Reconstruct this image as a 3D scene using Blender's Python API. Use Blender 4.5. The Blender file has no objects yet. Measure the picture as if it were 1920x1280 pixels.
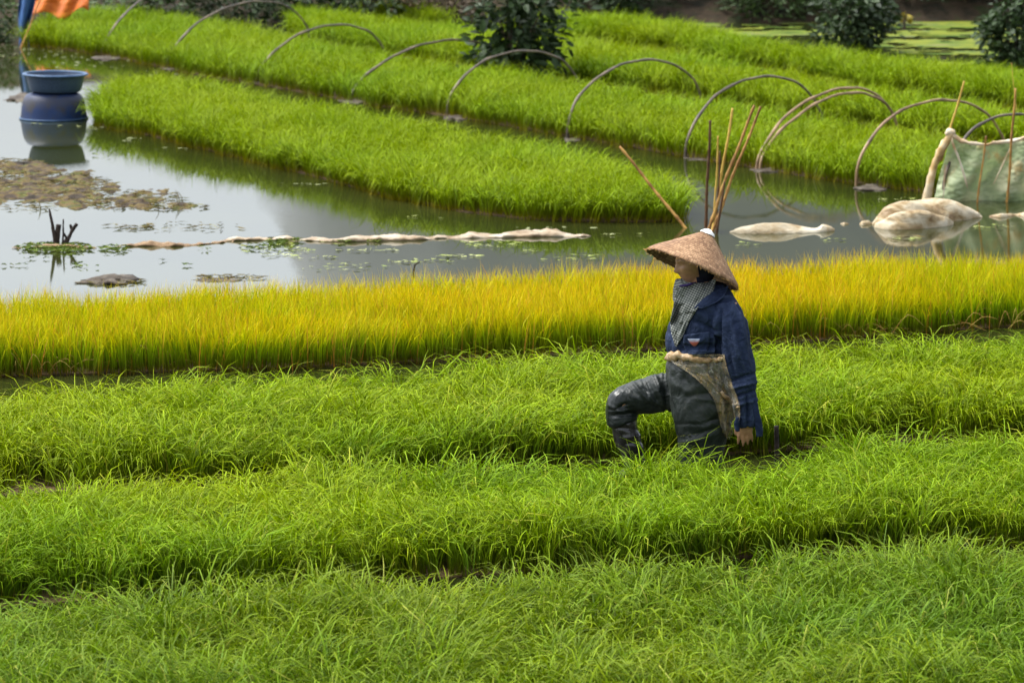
import bpy, bmesh, math, random
import numpy as np
from mathutils import Vector, Matrix, Quaternion, Euler, noise
from mathutils.bvhtree import BVHTree

# ------------------------------------------------------------------ camera, sky, sun, exposure
sc = bpy.context.scene
COL = sc.collection
FPX, CAMH = 7466.0, 3.84                       # focal length in photo pixels, camera height above the water (m)
TH = math.atan(1178.0 / FPX)                   # downward tilt
cam_d = bpy.data.cameras.new('camera'); cam = bpy.data.objects.new('camera', cam_d); COL.objects.link(cam)
cam.location = (0, 0, CAMH); cam.rotation_euler = (math.pi / 2 - TH, 0, 0)
cam_d.sensor_width = 36.0; cam_d.sensor_fit = 'HORIZONTAL'; cam_d.lens = FPX / 1920 * 36.0
cam_d.clip_start = 0.1; cam_d.clip_end = 6000
cam_d.dof.use_dof = True; cam_d.dof.focus_distance = 19.9; cam_d.dof.aperture_fstop = 5.8
sc.camera = cam

SUN_EL, SUN_AZ = math.radians(60), math.radians(-72)      # azimuth from +Y towards +X
world = bpy.data.worlds.new('World'); sc.world = world; world.use_nodes = True
nt = world.node_tree; nt.nodes.clear()
sky = nt.nodes.new('ShaderNodeTexSky'); sky.sky_type = 'NISHITA'; sky.sun_disc = False
sky.sun_elevation = SUN_EL; sky.sun_rotation = SUN_AZ
sky.air_density = 1.0; sky.dust_density = 5.0; sky.ozone_density = 1.0
hsv = nt.nodes.new('ShaderNodeHueSaturation'); hsv.inputs['Saturation'].default_value = 0.22
bg = nt.nodes.new('ShaderNodeBackground'); bg.inputs['Strength'].default_value = 0.15
wo = nt.nodes.new('ShaderNodeOutputWorld')
tint = nt.nodes.new('ShaderNodeMix'); tint.data_type = 'RGBA'; tint.blend_type = 'MULTIPLY'; tint.inputs[0].default_value = 1.0
tint.inputs[7].default_value = (0.96, 1.0, 1.06, 1)                # even cloud cover, a touch cool
nt.links.new(sky.outputs[0], hsv.inputs['Color']); nt.links.new(hsv.outputs[0], tint.inputs[6]); nt.links.new(tint.outputs[2], bg.inputs['Color'])
nt.links.new(bg.outputs[0], wo.inputs['Surface'])
sun_d = bpy.data.lights.new('sun', 'SUN'); sun_d.energy = 1.35; sun_d.angle = math.radians(16); sun_d.color = (1.0, 0.95, 0.86)
sun = bpy.data.objects.new('sun', sun_d); COL.objects.link(sun)
sdir = Vector((math.sin(SUN_AZ) * math.cos(SUN_EL), math.cos(SUN_AZ) * math.cos(SUN_EL), math.sin(SUN_EL)))
sun.rotation_euler = sdir.to_track_quat('Z', 'Y').to_euler(); sun.location = sdir * 60
sc.view_settings.view_transform = 'Standard'; sc.view_settings.look = 'None'
sc.view_settings.gamma = 1.0; sc.view_settings.use_curve_mapping = False
sc.view_settings.exposure = 1.5
sc.render.engine = 'CYCLES'
sc.cycles.max_bounces = 6; sc.cycles.diffuse_bounces = 2; sc.cycles.glossy_bounces = 3; sc.cycles.transparent_max_bounces = 12
sc.cycles.use_denoising = True
try: sc.cycles.denoiser = 'OPENIMAGEDENOISE'
except Exception: pass

random.seed(7); RNG = np.random.default_rng(11)

# ------------------------------------------------------------------ pixel directions
cT, sT = math.cos(TH), math.sin(TH)
def ray(px, py):
    u = (px - 960) / FPX; v = (640 - py) / FPX
    return Vector((u, cT + v * sT, -sT + v * cT))
def onz(px, py, z=0.0):                        # where the pixel's ray meets the level z
    d = ray(px, py); t = (z - CAMH) / d.z
    return Vector((d.x * t, d.y * t, z))
def ony(px, py, Y):                            # where it meets the upright plane at distance Y
    d = ray(px, py); t = Y / d.y
    return Vector((d.x * t, Y, CAMH + d.z * t))
def proj(P):                                   # (n,3) array -> pixels
    P = np.asarray(P, float); x, y, z = P[:, 0], P[:, 1], P[:, 2] - CAMH
    f = y * cT - z * sT; up = y * sT + z * cT
    return np.stack([960 + FPX * x / f, 640 - FPX * up / f], 1)

# ------------------------------------------------------------------ numpy noise
def _h(i, j, s):
    n = (i * 374761393 + j * 668265263 + s * 2147483647 + 12345) & 0xffffffff
    n = ((n ^ (n >> 13)) * 1274126177) & 0xffffffff
    return ((n ^ (n >> 16)) & 0xffff) / 65535.0
def vn(x, y, s=0):
    x = np.asarray(x, float); y = np.asarray(y, float)
    i = np.floor(x).astype(np.int64); j = np.floor(y).astype(np.int64)
    fx = x - i; fy = y - j; fx = fx * fx * (3 - 2 * fx); fy = fy * fy * (3 - 2 * fy)
    a, b, c, d = _h(i, j, s), _h(i + 1, j, s), _h(i, j + 1, s), _h(i + 1, j + 1, s)
    return (a + (b - a) * fx) * (1 - fy) + (c + (d - c) * fx) * fy
def fbm(x, y, s=0, o=4):
    r = 0; a = 0.5
    for k in range(o):
        r = r + a * vn(x * 2 ** k, y * 2 ** k, s + k * 17); a *= 0.5
    return r / (1 - 0.5 ** o)

# ------------------------------------------------------------------ materials
def newmat(name):
    m = bpy.data.materials.new(name); m.use_nodes = True; m.node_tree.nodes.clear()
    return m, m.node_tree
def N(t, typ, **kw):
    n = t.nodes.new(typ)
    for k, v in kw.items():
        if k in n.inputs: n.inputs[k].default_value = v
        else: setattr(n, k, v)
    return n
def ramp(t, fac, stops):
    r = t.nodes.new('ShaderNodeValToRGB'); e = r.color_ramp.elements
    while len(e) < len(stops): e.new(0.5)
    for el, (p, c) in zip(e, stops): el.position = p; el.color = (*c, 1)
    t.links.new(fac, r.inputs[0]); return r.outputs[0]
def mixc(t, fac, a, b, mode='MIX'):
    n = t.nodes.new('ShaderNodeMix'); n.data_type = 'RGBA'; n.blend_type = mode
    for s, v in ((n.inputs[0], fac), (n.inputs[6], a), (n.inputs[7], b)):
        if hasattr(v, 'node'): t.links.new(v, s)
        elif isinstance(v, (int, float)): s.default_value = v
        else: s.default_value = (*v, 1)
    return n.outputs[2]
def mth(t, op, a, b=0.0, c=0.0):
    n = t.nodes.new('ShaderNodeMath'); n.operation = op
    for s, v in zip(n.inputs, (a, b, c)):
        if hasattr(v, 'node'): t.links.new(v, s)
        else: s.default_value = v
    return n.outputs[0]
def coords(t, scale=(1, 1, 1), rot=(0, 0, 0), kind='Object'):
    c = t.nodes.new('ShaderNodeTexCoord'); mp = t.nodes.new('ShaderNodeMapping')
    mp.inputs['Scale'].default_value = scale; mp.inputs['Rotation'].default_value = rot
    t.links.new(c.outputs[kind], mp.inputs[0]); return mp.outputs[0]
def tnoise(t, vec, scale, detail=4, rough=0.55, dist=0.0):
    n = N(t, 'ShaderNodeTexNoise', Scale=scale, Detail=detail, Roughness=rough, Distortion=dist)
    if vec is not None: t.links.new(vec, n.inputs['Vector'])
    return n.outputs[0]
def finish(t, color, rough=0.7, bump=None, bstr=0.3, bdist=0.01, spec=0.4, extra=None):
    p = N(t, 'ShaderNodeBsdfPrincipled'); p.inputs['Specular IOR Level'].default_value = spec
    if hasattr(color, 'node'): t.links.new(color, p.inputs['Base Color'])
    else: p.inputs['Base Color'].default_value = (*color, 1)
    if hasattr(rough, 'node'): t.links.new(rough, p.inputs['Roughness'])
    else: p.inputs['Roughness'].default_value = rough
    if bump is not None:
        b = N(t, 'ShaderNodeBump', Strength=bstr, Distance=bdist); t.links.new(bump, b.inputs['Height']); t.links.new(b.outputs[0], p.inputs['Normal'])
    o = N(t, 'ShaderNodeOutputMaterial'); out = p.outputs[0]
    if extra: out = extra(t, out)
    t.links.new(out, o.inputs['Surface']); return p
def noisy(name, stops, scale, rough=0.75, bstr=0.4, bdist=0.01, spec=0.15, detail=6, vscale=(1, 1, 1), bscale=None):
    m, t = newmat(name); v = coords(t, vscale)
    n = tnoise(t, v, scale, detail); c = ramp(t, n, stops)
    b = tnoise(t, v, bscale or scale * 2.2, 6)
    finish(t, c, rough, b, bstr, bdist, spec); return m

def blade_mat(name, stops, hueA=(1, 1, 1), hueB=(1, 1, 1), trans=0.42, dry=None, gloss=0.35):
    """seedling blade: colour runs from the stem foot to the tip, each blade and each tuft a little different"""
    m, t = newmat(name)
    at = N(t, 'ShaderNodeAttribute', attribute_name='t').outputs['Fac']
    ar = N(t, 'ShaderNodeAttribute', attribute_name='rnd').outputs['Fac']
    tone = N(t, 'ShaderNodeAttribute', attribute_name='tone').outputs['Fac']
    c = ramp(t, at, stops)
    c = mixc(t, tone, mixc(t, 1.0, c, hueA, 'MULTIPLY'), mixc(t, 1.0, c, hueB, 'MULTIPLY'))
    v = mth(t, 'MULTIPLY_ADD', ar, 0.8, 0.6)
    cc = N(t, 'ShaderNodeCombineColor'); [t.links.new(v, cc.inputs[i]) for i in range(3)]
    c = mixc(t, 1.0, c, cc.outputs[0], 'MULTIPLY')
    if dry:
        d = mth(t, 'GREATER_THAN', ar, dry[0]); c = mixc(t, mth(t, 'MULTIPLY', d, dry[2] if len(dry) > 2 else 0.8), c, dry[1])
    p = N(t, 'ShaderNodeBsdfPrincipled', Roughness=0.55); p.inputs['Specular IOR Level'].default_value = gloss
    tr = N(t, 'ShaderNodeBsdfTranslucent'); mx = N(t, 'ShaderNodeMixShader', Fac=trans); o = N(t, 'ShaderNodeOutputMaterial')
    t.links.new(c, p.inputs['Base Color'])
    tc = mixc(t, 1.0, c, (1.15, 1.15, 0.7), 'MULTIPLY'); t.links.new(tc, tr.inputs['Color'])
    t.links.new(p.outputs[0], mx.inputs[1]); t.links.new(tr.outputs[0], mx.inputs[2]); t.links.new(mx.outputs[0], o.inputs[0])
    return m

# ------------------------------------------------------------------ object helpers
def link(o, parent=None):
    COL.objects.link(o)
    if parent is not None: o.parent = parent
    return o
def tag(o, label=None, cat=None, group=None, kind=None):
    if label: o['label'] = label
    if cat: o['category'] = cat
    if group: o['group'] = group
    if kind: o['kind'] = kind
    return o
def meshobj(name, verts, faces, mat=None, parent=None, smooth=True):
    me = bpy.data.meshes.new(name); me.from_pydata([tuple(v) for v in verts], [], faces); me.update()
    if smooth: me.polygons.foreach_set('use_smooth', [True] * len(me.polygons))
    if mat: me.materials.append(mat)
    return link(bpy.data.objects.new(name, me), parent)
def empty(name, loc=(0, 0, 0)):
    o = bpy.data.objects.new(name, None); o.location = loc; o.empty_display_size = 0.1; return link(o)
def recentre(o):                               # put a world-space mesh's origin at its own foot
    me = o.data; co = np.empty(len(me.vertices) * 3); me.vertices.foreach_get('co', co); co = co.reshape(-1, 3)
    c = np.array([co[:, 0].mean(), co[:, 1].mean(), co[:, 2].min()]); me.vertices.foreach_set('co', (co - c).ravel()); o.location = c; me.update()
    return o
def into(o, parent):                           # world-space mesh under a parent that stands elsewhere
    o.parent = parent; o.matrix_parent_inverse = Matrix.Translation(-Vector(parent.location)); return o
def catmull(P, k):
    P = np.asarray(P, float); n = len(P); out = []
    for i in range(n - 1):
        p0, p1, p2, p3 = P[max(i - 1, 0)], P[i], P[i + 1], P[min(i + 2, n - 1)]
        for j in range(k):
            t = j / k
            out.append(0.5 * (2 * p1 + (p2 - p0) * t + (2 * p0 - 5 * p1 + 4 * p2 - p3) * t * t + (3 * p1 - p0 - 3 * p2 + p3) * t ** 3))
    out.append(P[-1]); return np.array(out)
def rings(sections, n=24, k=4, power=2.0):
    """sections: (centre3, halfwidth-vector3, halfdepth-vector3) -> closed tube verts/faces"""
    S = catmull([np.concatenate([np.array(a, float) for a in s]) for s in sections], k) if k > 1 else np.array([np.concatenate(s) for s in sections])
    V = []; F = []
    for s in S:
        for q in range(n):
            a = 2 * math.pi * q / n; c, d = math.cos(a), math.sin(a)
            c = math.copysign(abs(c) ** (2 / power), c); d = math.copysign(abs(d) ** (2 / power), d)
            V.append(s[:3] + s[3:6] * c + s[6:9] * d)
    m = len(S)
    for i in range(m - 1):
        for q in range(n):
            F.append((i * n + q, i * n + (q + 1) % n, (i + 1) * n + (q + 1) % n, (i + 1) * n + q))
    a = len(V); V.append(S[0][:3]); V.append(S[-1][:3])
    for q in range(n):
        F.append((a, (q + 1) % n, q)); F.append((a + 1, (m - 1) * n + q, (m - 1) * n + (q + 1) % n))
    return V, F
def tube(path, radii, n=8, k=1):
    """round tube along 3-D points"""
    P = np.array([tuple(p) for p in path], float); R = np.array(radii, float)
    if k > 1:
        Q = catmull(np.concatenate([P, R[:, None]], 1), k); P, R = Q[:, :3], Q[:, 3]
    sec = []; ref = Vector((0.3, 0.9, 0.1))
    for i in range(len(P)):
        d = Vector(P[min(i + 1, len(P) - 1)] - P[max(i - 1, 0)]).normalized()
        u = d.cross(ref).normalized(); w = d.cross(u).normalized()
        sec.append((P[i], np.array(u) * R[i], np.array(w) * R[i]))
    return rings(sec, n, 1)
def merge(parts):
    V, F = [], []
    for v, f in parts:
        b = len(V); V += [tuple(x) for x in v]; F += [tuple(i + b for i in q) for q in f]
    return V, F
def lathe(profile, n=48):
    V = []; F = []
    for r, z in profile:
        for q in range(n):
            a = 2 * math.pi * q / n; V.append((r * math.cos(a), r * math.sin(a), z))
    for i in range(len(profile) - 1):
        for q in range(n):
            F.append((i * n + q, i * n + (q + 1) % n, (i + 1) * n + (q + 1) % n, (i + 1) * n + q))
    return V, F
def displace(V, amp, freq, seed=0):
    out = []
    for v in V:
        q = Vector(v) * freq + Vector((seed * 7.1, seed * 3.3, seed))
        out.append(tuple(Vector(v) + noise.noise_vector(q) * amp))
    return out

# ------------------------------------------------------------------ the setting
mud_m = noisy('wet mud', [(0.3, (0.022, 0.016, 0.010)), (0.5, (0.055, 0.042, 0.029)), (0.62, (0.10, 0.082, 0.062)), (0.75, (0.08, 0.07, 0.022))], 9, 0.75, 0.9, 0.02, 0.2)
soil_m = noisy('bed soil', [(0.3, (0.03, 0.02, 0.01)), (0.7, (0.10, 0.06, 0.025))], 14, 0.6, 0.8, 0.02)
bank_m = noisy('earth bank', [(0.32, (0.010, 0.010, 0.005)), (0.5, (0.038, 0.026, 0.015)), (0.6, (0.02, 0.026, 0.008)), (0.75, (0.06, 0.042, 0.026))], 3.0, 0.9, 1.0, 0.05)
ground_m = noisy('field ground', [(0.3, (0.04, 0.05, 0.02)), (0.7, (0.08, 0.09, 0.03))], 0.4, 0.9)
hill_m = noisy('far limestone', [(0.35, (0.17, 0.175, 0.18)), (0.65, (0.24, 0.245, 0.255))], 0.03, 0.95, 0.2)

wm, t = newmat('paddy water'); v = coords(t, (1, 1, 1))
murk = ramp(t, tnoise(t, v, 0.5, 4), [(0.3, (0.013, 0.017, 0.004)), (0.7, (0.026, 0.030, 0.007))])
r1 = tnoise(t, coords(t, (3.0, 9.0, 1)), 2.2, 3, 0.5); r2 = tnoise(t, coords(t, (9.0, 40.0, 1)), 1.6, 2, 0.5)
msk = ramp(t, tnoise(t, coords(t, (0.45, 0.3, 1)), 1.0, 2), [(0.48, (0, 0, 0)), (0.62, (1, 1, 1))])
hgt = mth(t, 'MULTIPLY_ADD', mth(t, 'MULTIPLY', r2, msk), 0.35, mth(t, 'MULTIPLY', r1, 0.22))
p = finish(t, murk, 0.015, hgt, 0.05, 0.012, 0.5); p.inputs['IOR'].default_value = 1.33

def sheet(name, x0, x1, y0, y1, z, mat, label, cat):
    o = meshobj(name, [(x0, y0, z), (x1, y0, z), (x1, y1, z), (x0, y1, z)], [(0, 1, 2, 3)], mat, smooth=False)
    return tag(o, label, cat, kind='structure')
sheet('ground', -2500, 2500, -1500, 3500, -0.42, ground_m, 'dark field ground far around the flooded paddies', 'ground')
sheet('water', -70, 70, -20, 56, 0.0, wm, 'still murky paddy water reflecting a pale sky', 'water')

# earth bank behind the far beds
gx, gy = np.meshgrid(np.linspace(-30, 30, 220), np.concatenate([np.linspace(49.3, 54, 40), np.linspace(55, 110, 12)]))
bz = np.clip((gy - 50.0 + 0.9 * (fbm(gx * 0.5, gy * 0.2, 5) - 0.5)) * 0.45, -0.3, 1.0) + 0.16 * (fbm(gx * 1.7, gy * 1.7, 3) - 0.5)
nx = gx.shape[1]; ny = gx.shape[0]
Fq = [(j * nx + i, j * nx + i + 1, (j + 1) * nx + i + 1, (j + 1) * nx + i) for j in range(ny - 1) for i in range(nx - 1)]
tag(meshobj('bank', np.stack([gx.ravel(), gy.ravel(), bz.ravel()], 1), Fq, bank_m), 'brown earth bank along the far side of the paddies', 'bank', kind='structure')
# karst hill whose grey reflection fills the right two thirds of the pond
gx, gy = np.meshgrid(np.concatenate([np.linspace(-60, 0, 90), np.linspace(4, 420, 80)]), np.linspace(540, 720, 30))
prof = np.clip(1 - ((gy - 620) / 62) ** 4, 0, 1) ** 0.5
hz = np.interp(gx + 5 * (fbm(gx * 0.05, gy * 0.05, 2) - 0.5), [-46, -40.5, -38, -33, -28, -10, 60, 420], [0, 25, 66, 80, 90, 104, 125, 110]) * prof * (0.97 + 0.06 * fbm(gx * 0.05, gy * 0.02, 9)) - 1.0
nx = gx.shape[1]; ny = gx.shape[0]
Fq = [(j * nx + i, j * nx + i + 1, (j + 1) * nx + i + 1, (j + 1) * nx + i) for j in range(ny - 1) for i in range(nx - 1)]
tag(meshobj('hill', np.stack([gx.ravel(), gy.ravel(), hz.ravel()], 1), Fq, hill_m), 'grey steep-sided hill far beyond the bank', 'hill', kind='structure')

# ------------------------------------------------------------------ seedling blades
def blade_mesh(name, bx, by, phi, th0, be, ln, w, lx, ly, rnd, tone, segs, mat, rg):
    """every seedling blade as its own tapering, bending strip; one mesh for the whole bed"""
    n = len(bx); pos = np.stack([bx, by, np.full(n, 0.0)], 1); tw = rg.normal(0, 0.6, n); dph = rg.normal(0, 0.5, n)
    per = 2 * segs + 1; V = np.empty((n, per, 3), np.float32); T = np.empty((n, per), np.float32)
    for s in range(segs + 1):
        u = (s / segs) ** 0.82; th = th0 + be * u ** 2.6; ph = phi + dph * u; k = 0.25 + 0.75 * u
        d = np.stack([np.sin(th) * np.cos(ph) + lx * k, np.sin(th) * np.sin(ph) + ly * k, np.cos(th)], 1)
        d /= np.linalg.norm(d, axis=1)[:, None]
        if s: pos = pos + d * (ln * (u - ((s - 1) / segs) ** 0.82))[:, None]; pos[:, 2] = np.maximum(pos[:, 2], 0.03)
        sd = np.stack([-np.sin(ph), np.cos(ph), np.zeros(n)], 1); nr = np.cross(sd, d)
        side = sd * np.cos(tw)[:, None] + nr * np.sin(tw)[:, None]
        wd = (w * (0.75 + 0.5 * u) * max(0.0, 1 - u ** 3) ** 0.8)[:, None] * 0.5
        if s == segs: V[:, 2 * s] = pos; T[:, 2 * s] = 1
        else: V[:, 2 * s] = pos - side * wd; V[:, 2 * s + 1] = pos + side * wd; T[:, 2 * s:2 * s + 2] = u
    loc = []
    for s in range(segs):
        i = 2 * s; loc.append([i, i + 1, i + 3, i + 2] if s < segs - 1 else [i, i + 1, i + 2])
    flat = np.array(sum(loc, [])); L = (np.arange(n)[:, None] * per + flat[None]).ravel().astype(np.int32)
    st = np.cumsum([0] + [len(q) for q in loc])[:-1]; LS = (np.arange(n)[:, None] * len(flat) + st[None]).ravel().astype(np.int32)
    me = bpy.data.meshes.new(name); me.vertices.add(n * per); me.vertices.foreach_set('co', V.ravel())
    me.loops.add(len(L)); me.loops.foreach_set('vertex_index', L); me.polygons.add(len(LS)); me.polygons.foreach_set('loop_start', LS)
    me.update(calc_edges=True)
    for nm, val in (('t', T), ('rnd', np.repeat(rnd[:, None], per, 1)), ('tone', np.repeat(tone[:, None], per, 1))):
        me.attributes.new(nm, 'FLOAT', 'POINT').data.foreach_set('value', val.astype(np.float32).ravel())
    me.polygons.foreach_set('use_smooth', np.ones(len(LS), bool)); me.materials.append(mat)
    return link(bpy.data.objects.new(name, me))

def inpoly(px, py, poly):
    r = np.zeros(len(px), bool); n = len(poly); j = n - 1
    for i in range(n):
        xi, yi = poly[i]; xj, yj = poly[j]
        c = ((yi > py) != (yj > py)) & (px < (xj - xi) * (py - yi) / (yj - yi + 1e-12) + xi); r ^= c; j = i
    return r
def edgedist(px, py, poly):
    best = np.full(len(px), 1e9); bx = np.zeros(len(px)); by = np.zeros(len(px)); n = len(poly)
    for i in range(n):
        ax, ay = poly[i]; cx, cy = poly[(i + 1) % n]; dx, dy = cx - ax, cy - ay
        t = np.clip(((px - ax) * dx + (py - ay) * dy) / (dx * dx + dy * dy + 1e-12), 0, 1)
        ex, ey = ax + t * dx - px, ay + t * dy - py; d = np.hypot(ex, ey); m = d < best
        best[m] = d[m]; bx[m] = ex[m]; by[m] = ey[m]
    return best, bx / (best + 1e-6), by / (best + 1e-6)

def poly_from(front, back, zb):
    f = [onz(x, y, 0.0) for x, y in front]; b = [onz(x, y, zb) for x, y in back]
    return [(p.x, p.y) for p in f] + [(p.x, p.y) for p in reversed(b)]

def seed_bed(label, poly, nblades, style, seed, leanamp=0.35, hollows=(), outward=0.4, tonebias=0.0, patch=0.9, hvar=0.3, clipx=None):
    mat, (L0, L1), (b0, b1), (l0, l1), width, segs, spread = style
    xs = [p[0] for p in poly]; ys = [p[1] for p in poly]; rg = np.random.default_rng(seed)
    ar = abs(sum(poly[i][0] * poly[(i + 1) % len(poly)][1] - poly[(i + 1) % len(poly)][0] * poly[i][1] for i in range(len(poly)))) / 2
    per = 9; sp = 1 / math.sqrt(nblades / per / ar)          # hills of about nine blades each
    X, Y = np.meshgrid(np.arange(min(xs) - .1, max(xs) + .1, sp), np.arange(min(ys) - .1, max(ys) + .1, sp)); X = X.ravel(); Y = Y.ravel()
    X = X + rg.uniform(-.5, .5, len(X)) * sp * 1.3; Y = Y + rg.uniform(-.5, .5, len(Y)) * sp * 1.3
    wob = 0.11 * (fbm(X * 2.2, Y * 2.2, seed + 3) - 0.5) * 2
    d, ox, oy = edgedist(X, Y, poly); ins = inpoly(X, Y, poly); sd = np.where(ins, d, -d)
    k = sd > wob + 0.02; X, Y, d, ox, oy = X[k], Y[k], np.abs(sd[k]), ox[k], oy[k]; n = len(X)
    fa = (fbm(X * patch, Y * patch, seed + 1) - 0.5) * 2; fb = (fbm(X * patch + 9, Y * patch + 4, seed + 2) - 0.5) * 2
    fc = (fbm(X * 3.5, Y * 3.5, seed + 4, 2) - 0.5) * 2; fd = (fbm(X * 3.5 + 5, Y * 3.5, seed + 5, 2) - 0.5) * 2
    lx = leanamp * (1.5 * fa + 0.9 * fc) + rg.normal(0, 0.10, n); ly = leanamp * (1.5 * fb + 0.9 * fd) + rg.normal(0, 0.10, n)
    e = np.exp(-d / 0.10) * outward; lx += ox * e; ly += oy * e
    hs = (1 + hvar * (fbm(X * 1.7, Y * 1.7, seed + 8) - 0.5) * 2 + 0.5 * hvar * (fbm(X * 6, Y * 6, seed + 9, 2) - 0.5) * 2) * rg.uniform(0.88, 1.12, n) * (1 - 0.10 * np.exp(-d / 0.07))
    keep = np.ones(n, bool)
    for (hx, hy, hr, dx, dy) in hollows:       # spots where the seedlings are laid over
        q = np.exp(-(((X - hx) / hr) ** 2 + ((Y - hy) / (hr * 1.1)) ** 2)); lx += dx * q; ly += dy * q; hs *= 1 - 0.62 * q
        keep &= ~(rg.random(n) < 1.1 * q)
    X, Y, lx, ly, hs = X[keep], Y[keep], lx[keep], ly[keep], hs[keep]; n = len(X)
    tone = np.clip(fbm(X * 0.7, Y * 0.7, seed + 6) * 1.5 - 0.25 + rg.normal(0, 0.15, n) + tonebias, 0, 1)
    R = lambda a: np.repeat(a, per); m = n * per; r = rg.random(m) ** .5 * spread; a = rg.random(m) * 6.283
    comb = (fbm(X * 2.2, Y * 2.2, seed + 12, 2) - 0.5) * 13
    phi = np.where(rg.random(m) < 0.66, R(comb) + rg.normal(0, .8, m), rg.random(m) * 6.283)
    o = blade_mesh('rice_seedlings', R(X) + r * np.cos(a), R(Y) + r * np.sin(a), phi, l0 + (l1 - l0) * rg.random(m), b0 + (b1 - b0) * rg.random(m) ** 1.2,
                   (L0 + (L1 - L0) * rg.random(m)) * R(hs), width * rg.uniform(.7, 1.3, m), R(lx) + rg.normal(0, .08, m), R(ly) + rg.normal(0, .08, m), rg.random(m), R(tone), segs, mat, rg)
    tag(o, label, 'rice seedlings', kind='stuff')
    # the mud bed they root in
    bm = bmesh.new(); P = np.array(poly + [poly[0]]); dens_p = []
    sgn = 1 if sum(P[i][0] * P[i + 1][1] - P[i + 1][0] * P[i][1] for i in range(len(poly))) > 0 else -1
    for i in range(len(poly)):
        a, b = P[i], P[i + 1]; l = np.hypot(*(b - a)); m = max(1, int(l / 0.12)); nrm = np.array([-(b - a)[1], (b - a)[0]]) / l * sgn
        dens_p += [a + (b - a) * j / m + nrm * 0.075 for j in range(m)]
    D = np.array(dens_p); dd = edgedist(D[:, 0], D[:, 1], poly)[0]; ii = inpoly(D[:, 0], D[:, 1], poly)
    vs = [bm.verts.new((q[0] + 0.02 * (random.random() - .5), q[1] + 0.02 * (random.random() - .5), 0.008)) for q, e_, i_ in zip(D, dd, ii) if i_ and e_ > 0.07]
    f = bm.faces.new(vs); r = bmesh.ops.extrude_face_region(bm, geom=[f])
    for q in r['geom']:
        if isinstance(q, bmesh.types.BMVert): q.co.z = -0.4
    bmesh.ops.recalc_face_normals(bm, faces=bm.faces[:])
    me = bpy.data.meshes.new('seedbed'); bm.to_mesh(me); bm.free(); me.materials.append(soil_m)
    tag(link(bpy.data.objects.new('seedbed', me)), 'mud ' + label.replace('seedlings', 'seedbed under the seedlings', 1), 'seedbed', kind='structure')
    return n

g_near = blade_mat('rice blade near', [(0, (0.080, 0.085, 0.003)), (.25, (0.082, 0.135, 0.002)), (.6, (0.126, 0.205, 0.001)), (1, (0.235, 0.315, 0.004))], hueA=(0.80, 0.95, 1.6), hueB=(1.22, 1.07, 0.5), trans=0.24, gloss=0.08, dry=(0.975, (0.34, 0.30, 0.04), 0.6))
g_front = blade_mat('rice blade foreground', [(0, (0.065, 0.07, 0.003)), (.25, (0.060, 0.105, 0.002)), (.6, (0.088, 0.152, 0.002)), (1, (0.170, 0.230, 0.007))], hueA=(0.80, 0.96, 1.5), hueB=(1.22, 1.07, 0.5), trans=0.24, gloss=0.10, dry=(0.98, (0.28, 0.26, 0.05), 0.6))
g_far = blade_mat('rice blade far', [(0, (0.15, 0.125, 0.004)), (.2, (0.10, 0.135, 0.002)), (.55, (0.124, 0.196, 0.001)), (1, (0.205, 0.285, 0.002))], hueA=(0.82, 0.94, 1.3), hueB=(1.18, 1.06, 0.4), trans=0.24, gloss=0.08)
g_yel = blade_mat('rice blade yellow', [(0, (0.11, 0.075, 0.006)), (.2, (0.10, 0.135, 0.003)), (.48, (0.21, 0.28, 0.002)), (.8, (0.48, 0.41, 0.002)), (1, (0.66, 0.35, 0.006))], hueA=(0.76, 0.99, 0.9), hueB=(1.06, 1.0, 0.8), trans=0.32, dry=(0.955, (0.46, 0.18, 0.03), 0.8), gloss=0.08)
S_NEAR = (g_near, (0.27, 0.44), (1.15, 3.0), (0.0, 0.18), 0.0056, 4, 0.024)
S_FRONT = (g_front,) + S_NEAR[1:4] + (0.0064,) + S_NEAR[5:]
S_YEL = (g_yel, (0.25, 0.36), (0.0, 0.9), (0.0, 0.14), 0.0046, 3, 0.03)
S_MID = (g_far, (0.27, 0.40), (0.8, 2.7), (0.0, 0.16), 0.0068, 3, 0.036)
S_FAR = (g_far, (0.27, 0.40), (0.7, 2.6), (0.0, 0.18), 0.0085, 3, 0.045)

def hol(px, py, r, dx, dy):
    p = onz(px, py, 0.2); return (p.x, p.y, r, dx, dy)
XL, XR = -420, 2340
bedA = poly_from([(XL, 1520), (XR, 1370)], [(XL, 1150), (400, 1097), (800, 1070), (1100, 1047), (1500, 1022), (XR, 990)], 0.27)
bedB = poly_from([(XL, 1178), (400, 1118), (800, 1094), (1100, 1072), (1500, 1046), (XR, 1006)], [(XL, 925), (300, 882), (700, 866), (1000, 860), (1120, 868), (1400, 852), (1520, 828), (XR, 772)], 0.27)
bedC = poly_from([(XL, 966), (300, 916), (700, 897), (1080, 876), (1480, 849), (1620, 841), (XR, 798)], [(XL, 748), (400, 708), (800, 690), (1100, 668), (1500, 648), (XR, 618)], 0.27)
bedD = poly_from([(XL, 722), (300, 702), (600, 692), (1100, 668), (1500, 645), (XR, 585)], [(XL, 566), (400, 538), (700, 523), (1000, 509), (1400, 492), (XR, 478)], 0.27)
bedF = poly_from([(166, 236), (280, 258), (400, 289), (560, 328), (700, 366), (850, 398), (980, 414), (1120, 419), (1290, 417)],
                 [(205, 142), (310, 136), (400, 148), (500, 168), (700, 207), (900, 238), (1100, 278), (1260, 325), (1318, 368)], 0.27)
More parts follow.
